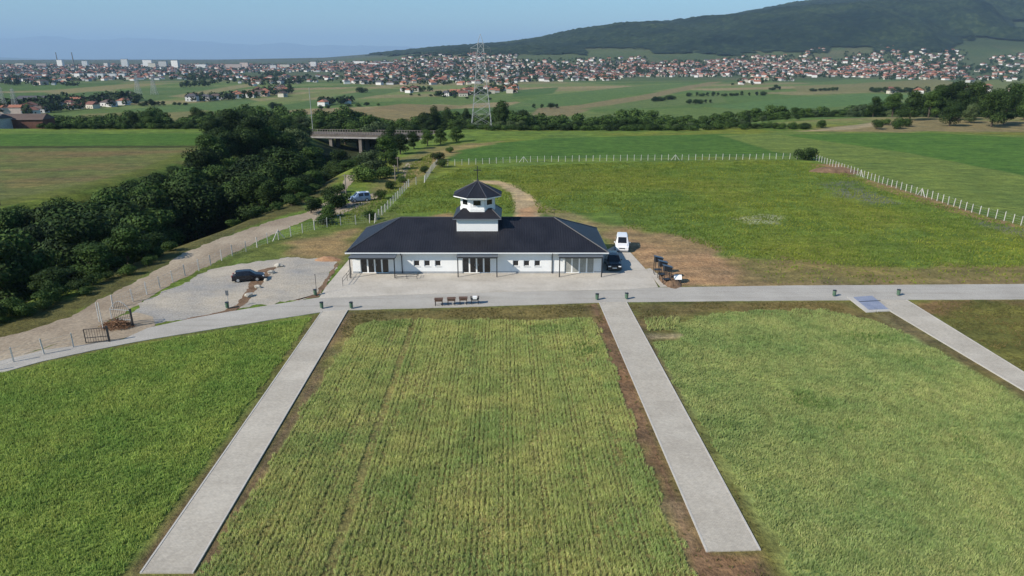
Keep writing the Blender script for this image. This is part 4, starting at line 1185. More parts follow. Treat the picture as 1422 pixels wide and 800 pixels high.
# the tall dark oak mass at the head of the left field
for u, v, h, k, lab in [(322, 200, 13, 'dark0', 'tallest dark round tree at the right end of the left fields'), (352, 206, 11.5, 'dark2', 'big dark tree just right of the tallest one by the left fields'), (300, 205, 9, 'dark1', 'dark tree at the foot of the tallest one by the left fields'), (410, 238, 10, 'mid1', 'tall green tree standing out of the gully wood left of the bridge'), (470, 213, 9, 'dark3', 'dark tree in front of the left bridge pier'), (520, 244, 6, 'pale0', 'broad pale bush-like willow above the blue van'), (536, 226, 7, 'mid2', 'green tree on the bank below the right half of the bridge'), (556, 214, 6, 'dark1', 'dark tree on the bank under the right end of the bridge'), (575, 207, 5, 'dark2', 'small dark tree at the right bridge end on the bank'), (594, 203, 5, 'mid0', 'small green tree right of the bridge end'), (612, 200, 5, 'dark0', 'dark tree between the bridge end and the pylon'), (634, 197, 5, 'mid3', 'low green tree just left of the pylon feet'), (548, 236, 4.5, 'mid1', 'green tree beside the farther utility poles')]:
    p = F(u, v); plant(k, p.x, p.y, h, lab, 'tree', None, 1.25, z=float(height(p.x, p.y)) if u not in (322, 352) else -2)
# bushes along the track and fence
for i, (u, v, h, k, lab) in enumerate([
    (452, 303, 2.6, 'bush0', 'green bush between the dirt track and the fence, below the blue van'), (432, 296, 2.6, 'dbush0', 'dark round bush between two arms of the dirt track'), (470, 288, 3.6, 'dbush1', 'dark bush just left of the blue van'), (448, 312, 2.2, 'bush1', 'bright green bush nearest the fence bend'),
    (528, 276, 2.0, 'dbush0', 'small dark bush right of the blue van'), (515, 305, 1.8, 'bush2', 'green bush by the fence corner left of the roof'), (541, 262, 2.0, 'dbush1', 'dark bush by the top of the uphill fence'), (560, 254, 1.5, 'bush0', 'small bush at the top end of the uphill fence'),
    (458, 276, 2.6, 'dbush0', 'dark bush left of the thin track above the blue van'), (472, 268, 2.2, 'bush1', 'green bush beside the weathered pole by the blue van'), (438, 289, 2.4, 'bush2', 'green bush on the left side of the dirt track bend'),
    (510, 252, 4.2, 'bush1', 'large pale green bush below the bridge by the track fork'), (535, 248, 3.2, 'bush2', 'green bush beside the utility poles'), (590, 240, 1.8, 'dbush0', 'bush left of the rising fence section'), (608, 222, 2.6, 'dbush1', 'dark bush at the corner of the green crop behind the fence'), (614, 232, 2.3, 'dbush0', 'dark slim bush next to the fence corner above the chapel'),
    (1119, 222, 4.0, 'dbush1', 'dark round bush at the bend of the meadow fence'), (625, 212, 2.0, 'bush1', 'green bush at the left end of the green crop')]):
    p = G(u, v); plant(k, p.x, p.y, h, lab, 'bush', 'bushes along the track and fences')
for i in range(46):
    t = i / 46 * (len(ROADSIDE) - 1.01); a = ROADSIDE[int(t)].lerp(ROADSIDE[int(t) + 1], t % 1)
    plant(random.choice(['bush0', 'bush1', 'bush2', 'dbush0']), a.x + random.uniform(-2.6, .2), a.y, random.uniform(.9, 2.2), 'low green bush at the foot of the gully wood beside the dirt road', 'bush', 'low bushes at the edge of the gully wood', 1.2)

# river belt beyond the plateau edge
def belt(u, d, vtop, key, label, wide=1.0, cat='tree', group='trees of the river belt'):
    fy = (d - (CAM_H + 8) * SP) / CP
    x = (u - 711) / FOC * d; z = float(height(x, fy))
    ztop = CAM_H - (vtop - 80) * d / 1000.5
    h = max(2.5, (ztop - z) * 1.04)
    return plant(key, x, fy, h, label, cat, group, wide * (1.0 if h < 13 else 13 / h * 1.05))
BT = [(-80, 160), (0, 162), (60, 163), (110, 160), (185, 153), (215, 150), (240, 161), (275, 154), (300, 153), (345, 146), (400, 149), (450, 153), (480, 149), (520, 158), (560, 160), (600, 152), (640, 156), (700, 152), (760, 158), (830, 156), (870, 150), (930, 158), (1000, 158), (1040, 146), (1100, 148), (1150, 151), (1200, 146), (1250, 141), (1330, 136), (1400, 138), (1500, 138)]
bu, bv_ = [a for a, _ in BT], [b_ for _, b_ in BT]
def region(u):
    return 'behind the left green field' if u < 300 else ('behind the bridge' if u < 600 else ('beyond the crop above the chapel' if u < 1090 else 'beyond the right-hand fields'))
TYPES = {'dark': 'dark tree of the river belt ', 'mid': 'green tree of the river belt ', 'pale': 'pale willow of the river belt '}
MASS = ([], [], [])
def mass_tree(u, d, vtop, key, wide, r=np.random.default_rng(3)):
    fy = (d - (CAM_H + 8) * SP) / CP; x = (u - 711) / FOC * d; z = float(height(x, fy))
    name, ph, pr, cr, tr, tn = PROTO[key]; h = max(2.5, (CAM_H - (vtop - 80) * d / 1000.5 - z) * 1.04); s_ = h / ph
    n = len(cr.vertices); v = np.empty(n * 3, np.float32); cr.vertices.foreach_get('co', v); v = v.reshape(-1, 4, 3)
    v = v[r.random(len(v)) < .45]; c = v.mean(1, keepdims=True); v = c + (v - c) * 1.5
    a = r.uniform(0, 6.28); ca_, sa_ = math.cos(a), math.sin(a); w = s_ * wide * (1.0 if h < 13 else 13 / h * 1.05)
    MASS[0].append(np.stack([x + (v[..., 0] * ca_ - v[..., 1] * sa_) * w, fy + (v[..., 0] * sa_ + v[..., 1] * ca_) * w, z + v[..., 2] * s_], -1).reshape(-1, 3))
    MASS[1 if key.startswith('dark') else 2].append(len(v) * 4)
u = -70
while u < 1500:
    for row, (d0, dv) in enumerate(((348, 0), (318, 5), (290, 12))):
        uu = u + random.uniform(-6, 6)
        if uu > 1120 and row == 2 or uu < 70: continue
        k = random.choices(['dark', 'mid', 'pale'], [.45, .3, .25])[0]
        vt = np.interp(uu, bu, bv_) + dv + random.uniform(-3, 5)
        key, dd = k + str(random.randrange(2 if k == 'pale' else 4)), d0 + random.uniform(-10, 10) + (50 if uu > 1120 else 0)
        if row == 0: mass_tree(uu, dd, vt, key, 1.3)
        elif row == 1 and uu < 1120: mass_tree(uu, dd, vt, key, 1.45)
        else: belt(uu, dd, vt, key, TYPES[k] + region(uu), 1.45)
    u += 19
for u in range(1040, 1310, 9):
    k = random.choice(['dark', 'mid', 'dark', 'pale'])
    belt(u + random.uniform(-4, 4), 345 + (u - 1040) * .12 + random.uniform(-12, 12), np.interp(u, [1040, 1060, 1150, 1200, 1310], [154, 151, 149, 146, 139]) + random.uniform(-2, 9), k + str(random.randrange(2)), TYPES[k] + 'in the dense curve at the right', 1.35)
mv = np.concatenate(MASS[0])
rw_ = np_mesh('river_wood', mv, np.arange(len(mv)).reshape(-1, 4), M['leaf_mid']); tag(rw_, 'far back of the wood along the river, one mass of crowns', kind='stuff')
for u, d, vt, k, lab, w in [
    (699, 305, 138, 'dark0', 'tall full dark tree right of the big pylon', 1.0), (722, 330, 152, 'dark2', 'dark tree right of the tall one by the pylon', 1.0), (604, 300, 148, 'tall0', 'dark poplar-like tree left of the big pylon', 1.1), (622, 315, 150, 'tall1', 'second dark poplar-like tree left of the big pylon', 1.1), (590, 310, 154, 'dark1', 'dark tree above the right end of the bridge', 1.1), (648, 330, 152, 'tall1', 'slim dark tree just left of the big pylon', .9),
    (545, 255, 172, 'dark3', 'dark tree partly covering the bridge deck', .85), (318, 285, 152, 'dark1', 'great dark tree at the corner of the left green field', 1.2), (190, 300, 155, 'dark2', 'round dark tree left in the belt behind the green field', 1.0), (213, 300, 153, 'mid2', 'round green tree right of another in the belt behind the green field', 1.0), (275, 330, 147, 'dark0', 'tall round tree standing above the belt behind the left field', .9), (347, 330, 148, 'mid0', 'tall green tree in the belt left of the bridge', 1.0)]:
    belt(u, d, vt, k, lab, w, group=None)
for u, v, h, k, lab in [(1317, 181, 10, 'dark0', 'dark round tree alone before the brown path on the right'), (1375, 182, 15, 'dark1', 'tallest dark tree at the right edge of the fields'), (1392, 178, 13, 'dark2', 'dark tree right of the tallest one at the right edge'), (1330, 172, 13, 'dark3', 'big dark tree behind the brown path on the right'), (1288, 168, 12, 'mid0', 'green tree behind the brown path on the right'), (1345, 176, 8, 'pale0', 'pale willow beside the tallest tree at the right edge'), (1420, 172, 12, 'mid2', 'green tree at the right picture edge behind the fields'), (1262, 172, 13, 'dark0', 'dark leafy tree left of the brown path trees on the right'), (1300, 166, 15, 'mid1', 'tall green tree rising behind the brown path on the right'), (1322, 165, 17, 'dark1', 'tall dark tree rising behind the lone round one on the right'), (1352, 166, 16, 'dark2', 'broad dark tree behind the pale willow at the right edge'), (1405, 166, 16, 'mid3', 'tall green tree behind the right edge trees'), (1238, 166, 11, 'mid0', 'green tree at the left end of the right-hand tree group'), (1212, 163, 10, 'dark3', 'dark tree where the belt meets the right-hand tree group')]:
    p = F(u, v, -1.5); plant(k, p.x, p.y, h, lab, 'tree', None)
for u, v, h, k, lab in [(1216, 182, 4.0, 'dbush0', 'dark small round bush at the field edge by the brown path'), (1240, 181, 4.5, 'bush0', 'light green bush right of the dark one by the brown path'), (1258, 178, 4.0, 'dbush1', 'dark bush beside the brown path on the right'), (1228, 176, 3.0, 'bush1', 'small bush behind the light green one by the brown path'), (1140, 180, 3.5, 'bush2', 'low bush at the edge of the right-hand fields')]:
    p = F(u, v, -.6); plant(k, p.x, p.y, h, lab, 'bush', None)
for u in range(640, 1120, 9):
    belt(u + random.uniform(-3, 3), 252 + random.uniform(0, 8), 183.5 + random.uniform(-1.5, 2), random.choice(['bush0', 'bush1', 'dbush0', 'dbush1']), 'low bush in the hedge beyond the green crop above the chapel', 1.25, 'bush', 'hedge bushes beyond the crop above the chapel')
for u in range(66, 300, 9):
    belt(u + random.uniform(-3, 3), 256 + random.uniform(0, 8), 178 + random.uniform(-2, 4), random.choice(['bush0', 'bush1', 'dbush0', 'dbush1']), 'bush in the hedge behind the left green field', 1.25, 'bush', 'hedge bushes behind the left green field')
# single trees and hedges out on the plain
for (u0, v0, u1, v1, n, h, lab) in [
    (735, 151, 780, 150, 4, 6, 'bush in the short row on the far plain right of the pylon'), (905, 142, 935, 138, 9, 6, 'bush in the dark slanting hedge in the middle of the far plain'), (955, 134, 1060, 133, 13, 7, 'bush in the row of round bushes on the right plain'), (955, 145, 990, 143, 5, 6, 'bush in the low pair of clumps on the right plain'),
    (1125, 127, 1165, 126, 7, 6, 'bush in the small dark clump on the plain below the right houses'), (1205, 128, 1290, 129, 14, 8, 'bush in the long dark clump on the plain below the right houses'), (195, 148, 230, 147, 6, 7, 'bush at the feet of the twin distant pylons'), (240, 146, 260, 147, 3, 5, 'bush right of the twin distant pylons'), (500, 129, 505, 129, 1, 12, 'lone round tree in the strips of the middle plain'), (378, 152, 384, 152, 2, 9, 'round bush pair on the plain above the left wood'), (440, 152, 530, 146, 7, 4, 'bush in the straggling line on the middle plain'), (560, 132, 690, 140, 8, 4, 'bush among the strips left of the pylon'), (90, 120, 110, 119, 4, 7, 'bush by the tan strip on the left plain'), (1070, 126, 1085, 124, 3, 8, 'dark round bush by the houses on the right plain')]:
    for i in range(n):
        s = (i + .5) / n + random.uniform(-.03, .03); p = G(u0 + (u1 - u0) * s, v0 + (v1 - v0) * s + random.uniform(-.4, .4))
        if p: plant(random.choice(['dbush0', 'dbush1', 'dark0', 'dark1'] if h > 5 else ['bush0', 'dbush0']), p.x, p.y, h * random.uniform(.7, 1.2), lab, 'bush', 'bushes scattered on the far plain', 1.2)
# brush pile by the gate: a heap of thin dry sticks
mb = MB(); rs = random.Random(77)
for _ in range(420):
    a_ = rs.uniform(0, 6.28); q_ = rs.random() ** .6; x_, y_ = 1.5 * q_ * math.cos(a_), .85 * q_ * math.sin(a_); zt_ = .95 * (1 - q_ * q_) * rs.random()
    d_ = Vector((rs.gauss(0, 1), rs.gauss(0, .7), rs.gauss(0, .3))).normalized() * rs.uniform(.35, .8)
    mb.bar(Vector((x_, y_, zt_ + .1)) - d_ / 2, Vector((x_, y_, zt_ + .1)) + d_ / 2, .035, taper=.4)
bp = mb.build('brush_pile', M['brush']); bp.location = F(163, 455); tag(bp, 'brown pile of dry brush behind the open entrance gate', 'brush pile')

# crops and grass: blades in their thousands
def blades(name, label, pos, hgt, width, nb, lean, mat, seed):
    r = np.random.default_rng(seed)
    n = len(pos) * nb
    p = np.repeat(pos, nb, 0) + r.normal(0, .045, (n, 2)); h = np.repeat(hgt, nb) * r.uniform(.65, 1.15, n)
    a = r.uniform(0, 2 * math.pi, n); w = width * r.uniform(.6, 1.3, n)
    dx, dy = np.cos(a) * w / 2, np.sin(a) * w / 2
    lx, ly = r.normal(lean[0], .22, n) * h, r.normal(lean[1], .22, n) * h
    z0 = np.zeros(n)
    V = np.stack([np.stack([p[:, 0] - dx, p[:, 1] - dy, z0], -1), np.stack([p[:, 0] + dx, p[:, 1] + dy, z0], -1), np.stack([p[:, 0] + lx + dx * .3, p[:, 1] + ly + dy * .3, h], -1), np.stack([p[:, 0] + lx - dx * .3, p[:, 1] + ly - dy * .3, h * .96], -1)], 1).reshape(-1, 3)
    o = np_mesh(name, V, np.arange(4 * n).reshape(n, 4), mat)
    return tag(o, label, kind='stuff')
def sample(poly, dens, seed):
    P = np.array([(q[0], q[1]) for q in poly]); r = np.random.default_rng(seed)
    lo, hi = P.min(0), P.max(0); n = int((hi - lo).prod() * dens)
    q = lo + r.random((n, 2)) * (hi - lo)
    return q
cp = [(.20, (.76, .88, .76), (1.22, 1.12, 1.04)), (1.1, (.82, .80, .80), (1.16, 1.16, 1.14))]
M['crop_mid'] = leafy('row_crop', [(0, (0.305, 0.377, 0.119)), (.5, (0.402, 0.468, 0.166)), (.85, (0.498, 0.518, 0.214)), (1, (0.594, 0.586, 0.321))], 0, patch=cp, up=1.2, thin=.4)
M['crop_left'] = leafy('young_green_crop', [(0, (0.202, 0.301, 0.068)), (.6, (0.302, 0.416, 0.102)), (1, (0.389, 0.473, 0.149))], 0, patch=cp, up=1.2, thin=.4)
M['crop_right'] = leafy('pale_green_crop', [(0, (0.219, 0.294, 0.108)), (.6, (0.321, 0.394, 0.149)), (1, (0.423, 0.458, 0.213))], 0, patch=cp, up=1.2, thin=.4)
M['meadow'] = leafy('meadow_grass', [(0, (0.110, 0.163, 0.025)), (.6, (0.171, 0.217, 0.037)), (1, (0.254, 0.260, 0.069))], 0, patch=[(.06, (.78, .92, .95), (1.2, 1.12, .95)), (.3, (.74, .80, .78), (1.3, 1.28, 1.25))], up=1.2, thin=.4)
M['verge'] = leafy('dry_verge_grass', [(0, (.10, .105, .035)), (.6, (.17, .145, .06)), (1, (.24, .20, .095))], 0, patch=cp, up=1.2, thin=.4)
# middle plot, sown in straight rows
mid = W([(497, 450), (560, 444), (655, 444), (760, 446), (822, 442), (838, 470), (904, 660), (955, 775), (990, 860), (240, 860), (276, 800)])
rows = []
y0, y1 = min(q.y for q in mid) - 1, max(q.y for q in mid) + 1
r = np.random.default_rng(5)
for i, x in enumerate(np.arange(-20, 12, .29)):
    n = int((y1 - y0) / .03)
    yy = np.sort(r.uniform(y0, y1, n)); xx = x + r.normal(0, .048, n) + .012 * np.sin(yy * .2 + i) + .05 * math.sin(i * 7.1)
    xx = xx + (yy - 30) * -.0115
    keep = r.random(n) < (.10 if abs(x + 9.35) < .25 else (.5 if i % 9 == 4 else .98))
    rows.append(np.stack([xx[keep], yy[keep]], -1))
rows = np.concatenate(rows)
sd = poly_sd(rows[:, 0], rows[:, 1], [(q.x, q.y) for q in mid]) + (fbm(rows[:, 0] * .8, rows[:, 1] * .8, 4, 3) - .5) * 1.2
gap = fbm(rows[:, 0] * .12, rows[:, 1] * .05, 14, 4)
thin_ = fbm(rows[:, 0] * .7, rows[:, 1] * .22, 44, 4)
rows = rows[(sd > 0) & (r.random(len(rows)) < (.7 + .9 * gap) * (.4 + .6 * smooth(.27, .40, thin_)))]
blades('row_crop', 'green crop sown in straight rows between the two paths', rows, .14 + .11 * fbm(rows[:, 0] * .3, rows[:, 1] * .3, 6, 3), .030, 5, (.04, .04), M['crop_mid'], 31)
lf = W([(-250, 545), (0, 520), (130, 490), (250, 469), (415, 443), (430, 441), (416, 465), (288, 640), (166, 800), (105, 880), (-250, 880)])
q = sample(lf, 95, 2); sd = poly_sd(q[:, 0], q[:, 1], [(w.x, w.y) for w in lf]) + (fbm(q[:, 0] * .8, q[:, 1] * .8, 4, 3) - .5) * 1.0
st = np.abs(((q[:, 0] * .55 + q[:, 1] * .2) / 1.1) % 1 - .5)
q = q[(sd > 0) & (rng.random(len(q)) < .62 + .8 * st)]
blades('green_crop', 'thick fresh green crop left of the long left path', q, .12 + .13 * fbm(q[:, 0] * .35, q[:, 1] * .35, 16, 3), .045, 4, (.14, .02), M['crop_left'], 32)
rf_ = W([(905, 476), (945, 474), (942, 452), (985, 436), (1080, 431), (1150, 430), (1205, 445), (1260, 466), (1420, 556), (1560, 645), (1560, 880), (1140, 880), (1074, 745), (974, 590)])
q = sample(rf_, 80, 3); sd = poly_sd(q[:, 0], q[:, 1], [(w.x, w.y) for w in rf_]) + (fbm(q[:, 0] * .8, q[:, 1] * .8, 9, 3) - .5) * 1.4
q = q[(sd > 0) & (rng.random(len(q)) < .5 + .9 * fbm(q[:, 0] * .7, q[:, 1] * .7, 19, 3))]
blades('pale_crop', 'thick pale green crop right of the middle path', q, .10 + .14 * fbm(q[:, 0] * .6, q[:, 1] * .6, 26, 3), .045, 4, (.14, .05), M['crop_right'], 33)
tf = W([(895, 444), (943, 440), (945, 458), (900, 460)])
q = sample(tf, 26, 8); sd = poly_sd(q[:, 0], q[:, 1], [(w.x, w.y) for w in tf]); q = q[sd > 0]
blades('pale_crop', 'small patch of taller crop by the top of the middle path', q, .22 + .2 * rng.random(len(q)), .05, 4, (.14, .05), M['crop_right'], 35)
# broad-leaved weeds standing out of the crops
M['weed'] = leafy('dark_weed', [(0, (.10, .17, .045)), (.6, (.15, .23, .06)), (1, (.20, .27, .08))], 0, up=1.0, thin=.3)
rw2 = np.random.default_rng(61); wp = []
for u, v, sx, sy, n in [(1128, 560, .9, .5, 420), (1112, 548, .5, .3, 160), (1195, 468, 1.1, .6, 320), (1225, 470, .8, .4, 160), (1260, 500, .9, .5, 140), (1180, 592, .5, .3, 120), (812, 486, .9, .7, 420), (760, 455, 1.2, .4, 260), (548, 452, 1.4, .4, 240), (1060, 470, .8, .4, 90), (1010, 590, .5, .5, 80), (1330, 610, .6, .5, 120), (330, 478, 1.2, .4, 200), (365, 466, .8, .3, 140), (180, 700, .5, .4, 70), (80, 640, .6, .4, 80), (700, 640, .4, .8, 60), (560, 700, .3, .5, 50)]:
    c = F(u, v); wp.append(np.array((c.x, c.y)) + rw2.normal(0, 1, (int(n * .45), 2)) * np.array((sx, sy)) * 1.15)
wp = np.concatenate(wp)
blades('weeds', 'dark green weeds standing in patches among the crops', wp, .14 + .18 * rw2.random(len(wp)), .06, 4, (.05, .02), M['weed'], 62)
# dry verge tufts round the plots
vp = W([(440, 437), (640, 429), (1000, 420), (1600, 418), (1600, 640), (1300, 470), (1240, 440), (1000, 430), (830, 450), (480, 470)])
q = sample(vp, 16, 12); sd = poly_sd(q[:, 0], q[:, 1], [(w.x, w.y) for w in vp])
ok = (sd > 0) & (fbm(q[:, 0] * .5, q[:, 1] * .5, 3, 3) > .44)
for pp in ([(446, 434), (195, 800), (268, 800), (486, 432)], [(831, 420), (980, 770), (1056, 768), (872, 420)], [(1174, 410), (1234, 434), (1500, 592), (1500, 564), (1262, 415)]):
    ok &= poly_sd(q[:, 0], q[:, 1], [(w.x, w.y) for w in W(pp)]) < -.15
q = q[ok]
blades('verge_grass', 'dry short grass on the verges between road and crops', q, .06 + .10 * rng.random(len(q)), .05, 5, (.05, .02), M['verge'], 36)
vp2 = W([(845, 455), (880, 440), (1080, 780), (1110, 860), (985, 860), (960, 770), (850, 480)])
q = sample(vp2, 4, 13); sd = poly_sd(q[:, 0], q[:, 1], [(w.x, w.y) for w in vp2]); q = q[(sd > 0) & (poly_sd(q[:, 0], q[:, 1], [(w.x, w.y) for w in W([(831, 420), (980, 770), (1056, 768), (872, 420)])]) < -.2)]
blades('verge_grass', 'sparse grass on the soil strips beside the middle path', q, .06 + .12 * rng.random(len(q)), .05, 4, (.05, .02), M['verge'], 37)
# meadow behind the chapel
mw = W([(522, 312), (570, 262), (640, 234), (850, 226), (1092, 223), (1128, 226), (1290, 279), (1420, 316), (1600, 372), (1600, 394), (960, 394), (850, 325), (560, 300), (470, 318)])
q = sample(mw, 7.5, 21); sd = poly_sd(q[:, 0], q[:, 1], [(w.x, w.y) for w in mw])
dn = fbm(q[:, 0] * .12, q[:, 1] * .12, 23, 4)
ok = (sd > 0) & (rng.random(len(q)) < .25 + 1.2 * dn)
for pp in ([(712, 310), (716, 283), (708, 268), (655, 250), (690, 249), (738, 272), (752, 310)], [(845, 330), (855, 316), (930, 326), (990, 346), (1055, 388), (1060, 398), (930, 398)], [(400, 300), (540, 296), (860, 296), (900, 400), (400, 400)]):
    ok &= poly_sd(q[:, 0], q[:, 1], [(w.x, w.y) for w in W(pp)]) < 0
ok &= (poly_sd(q[:, 0], q[:, 1], [(w.x, w.y) for w in W([(960, 352), (1200, 371), (1600, 372), (1600, 400), (900, 400)])]) < 0) | (rng.random(len(q)) < .25)
q = q[ok & ~((q[:, 0] > CX0 - 1) & (q[:, 0] < CX1 + 1) & (q[:, 1] > 70) & (q[:, 1] < CY1 + 1))]
blades('meadow_grass', 'rough yellowish meadow grass behind the chapel', q, .08 + .22 * fbm(q[:, 0] * .3, q[:, 1] * .3, 29, 3), .13, 3, (.1, .05), M['meadow'], 38)
# weeds on the bank between track and fences
bk = W([(436, 312), (470, 296), (540, 262), (560, 232), (600, 212), (600, 230), (560, 258), (520, 304), (440, 318)])
q = sample(bk, 5, 24); sd = poly_sd(q[:, 0], q[:, 1], [(w.x, w.y) for w in bk]); q = q[sd > 0]
blades('bank_weeds', 'weeds on the bank between the dirt track and the fence', q, .12 + .4 * fbm(q[:, 0] * .3, q[:, 1] * .3, 39, 3) ** 2, .10, 5, (.08, .05), M['meadow'], 39)

# ------------------------------------------------------------------ pylons, poles, bridge
def pylon(label, base, hgt, wb, group=None, bar=.14, cat='pylon', rz=.0):
    t = thing('pylon', label, cat, base, rz, group)
    lev = [0, .12, .23, .33, .42, .50, .57, .64, .71, .78, .85, .92]
    wd = lambda s: wb * (1 - s) ** 1.0 * (1 if s < .5 else 1) + (.9 * hgt / 40)  if s < .55 else (wb * .45 + .9 * hgt / 40) * (1 - (s - .55) * 1.5)
    mb = MB()
    cs = ((-1, -1), (1, -1), (1, 1), (-1, 1))
    pt = lambda s, k: Vector((cs[k % 4][0] * wd(s) / 2, cs[k % 4][1] * wd(s) / 2, s * hgt))
    for a, b_ in zip(lev[:-1], lev[1:]):
        for k in range(4):
            mb.bar(pt(a, k), pt(b_, k), bar * 1.5)
            mb.bar(pt(a, k), pt(b_, k + 1), bar * .8); mb.bar(pt(a, k + 1), pt(b_, k), bar * .8)
            mb.bar(pt(b_, k), pt(b_, k + 1), bar * .8)
    for k in range(4): mb.bar(pt(.92, k), Vector((0, 0, hgt)), bar)
    mb.build('lattice_body', M['steel'], t)
    for s in (.66, .76, .86):
        am = MB(); L_ = hgt * (.115 if s < .7 else (.14 if s < .8 else .10))
        for sg in (-1, 1):
            tip = Vector((sg * L_, 0, s * hgt + .3))
            for sy in (-1, 1):
                am.bar(Vector((sg * wd(s) / 2, sy * wd(s) / 2, s * hgt)), tip, bar * .9); am.bar(Vector((sg * wd(s + .04) / 2, sy * wd(s + .04) / 2, (s + .045) * hgt)), tip, bar * .8)
        arm = am.build('cross_arm', M['steel'], t)
        for sg in (-1, 1):
            im = MB(); im.tube((sg * L_, 0, s * hgt + .2), (sg * L_, 0, s * hgt - 1.4 * hgt / 40), .12, n=6); im.build('insulator', M['canopy'], arm)
    return t
def at(u, v, d):
    """a point at camera depth d seen at a place in the photograph"""
    a, fy, fz = px_ray(u, v); return Vector((d * a, d * fy, CAM_H + d * fz))
b0 = at(669, 190, 285)
pylon('tall grey lattice pylon rising before the town above the chapel', b0, 40.3, 8.2, None, .09)
for u, d, vt, lab in [(195, 980, 103, 'left one of twin thin pylons far out on the left plain'), (217, 980, 104, 'right one of twin thin pylons far out on the left plain')]:
    g = at(u, 146, d); z = float(height(g.x, g.y)); pylon(lab, (g.x, g.y, z), (CAM_H - (vt - 80) * d / 1000.5) - z, 7, None, .13)
for u, d, vt, lab in [(8, 650, 118, 'left thin pylon at the far left edge by the sheds'), (24, 650, 120, 'right thin pylon at the far left edge by the sheds')]:
    g = at(u, 160, d); z = float(height(g.x, g.y)); pylon(lab, (g.x, g.y, z), (CAM_H - (vt - 80) * d / 1000.5) - z, 5, None, .09)
def pole(u, vb, vt, label, r=.13, d=None, mat='pole_wood', arm=True):
    p = G(u, vb) if d is None else at(u, vb, d)
    dd = p.y * CP + (CAM_H - p.z) * SP
    z1 = CAM_H - (vt - 80) * dd / 1000.5
    z1 = max(z1 , p.z + 2)
    t = thing('utility_pole', label, 'pole', p, 0, None)
    h = z1 - p.z
    mb = MB(); mb.tube((0, 0, -2), (0, 0, h), r, r * .7, 10); mb.build('shaft', M[mat], t)
    if arm: mb = MB(); mb.bar((-.5, 0, h - .25), (.5, 0, h - .25), .09); mb.build('crossbar', M[mat], t)
    return t
pole(481, 273, 240, 'weathered pole left of the blue van')
pole(549, 252, 228, 'shorter of two grey poles where the track turns uphill', .12)
pole(553, 240, 217, 'farther of two grey poles where the track turns uphill', .13)
pole(435, 187, 121, 'thin grey mast standing behind the left end of the bridge', .16, 290, 'steel', False)
pole(-1, 285, 262, 'dark brown pole cut off by the left edge of the field', .28, None, 'timber', False)

# road bridge over the gully
bA, bB = at(424, 186, 272), at(606, 188.5, 262)
br = thing('road_bridge', 'old concrete road bridge across the wooded gully', 'bridge', bA)
dv = bB - bA; dl = dv.length; dn = dv.normalized(); sn = Vector((-dn.y, dn.x, 0)).normalized()
def bprism(mb, s0, s1, o0, o1, z0, z1):
    c = [dn * s0 + sn * o0, dn * s1 + sn * o0, dn * s1 + sn * o1, dn * s0 + sn * o1]
    mb.hexa([q + Vector((0, 0, z0)) for q in c], [q + Vector((0, 0, z1)) for q in c])
mb = MB(); bprism(mb, -8, dl + 4, 0, 9, -1.15, 0); mb.build('deck', M['bridge_dark'], br)
mb = MB(); bprism(mb, 2, dl - 1, -.12, -.003, -1.55, -.95); mb.build('girder', mottled('pale_girder', (.28, .27, .26), (.38, .37, .36), .4, 3, .85, 0), br)
for o0 in (0.05, 8.8):
    mb = MB(); bprism(mb, -8, dl + 4, o0, o0 + .15, .85, 1.0)
    s = -8
    while s < dl + 4: bprism(mb, s, s + .22, o0 + .01, o0 + .14, 0.003, .85); s += 1.1
    mb.build('parapet', M['bridge'], br)
for u in (454, 499):
    s = (at(u, 187, 268) - bA).dot(dn)
    mb = MB(); bprism(mb, s - .6, s + .6, .4, 2.0, -12, -1.152); bprism(mb, s - .6, s + .6, 6.6, 8.2, -12, -1.152); bprism(mb, s - .75, s + .75, .2, 8.6, -2.0, -1.155); mb.build('pier', M['bridge'], br)

# ------------------------------------------------------------------ the town on the plain
WALLS = {'white': (.70, .69, .67), 'cream': (.58, .54, .45), 'pink': (.52, .42, .37), 'grey': (.44, .44, .43)}
ROOFS = {'orange': (.34, .145, .09), 'red-brown': (.19, .085, .065), 'dark grey': (.085, .085, .095), 'brown': (.13, .095, .08)}
WM = {k: mottled('house_wall_' + k, v, tuple(q * .92 for q in v), .2, 2, .85, 0) for k, v in WALLS.items()}
RM = {k: mottled('house_roof_' + k.replace(' ', '_').replace('-', '_'), v, tuple(q * .8 for q in v), .3, 3, .8, 0) for k, v in ROOFS.items()}
def house_geo(hw, hd, wh, rh, hip):
    wall = MB(); wall.box(-hw, hw, -hd, hd, -2, wh)
    roof = MB(); e = .5
    a = [(-hw - e, -hd - e, wh), (hw + e, -hd - e, wh), (hw + e, hd + e, wh), (-hw - e, hd + e, wh)]
    k = hd * .8 if hip else -e
    r0, r1 = (-hw + k, 0, wh + rh), (hw - k, 0, wh + rh)
    n = 0; roof.v = a + [r0, r1]; roof.f = [(0, 1, 5, 4), (2, 3, 4, 5), (1, 2, 5), (3, 0, 4), (3, 2, 1, 0)]
    if not hip:
        wall.v += [(-hw, -hd, wh), (-hw, hd, wh), (-hw, 0, wh + rh * .9), (hw, -hd, wh), (hw, hd, wh), (hw, 0, wh + rh * .9)]
        wall.f += [(8, 9, 10), (11, 13, 12)]
    return wall, roof
HP = {}
mb = MB(); mb.box(-.6, .6, -.03, .03, 0, 1.3); _wi = mb.build('window', M['glass']); WINDOW = _wi.data; C.objects.unlink(_wi)
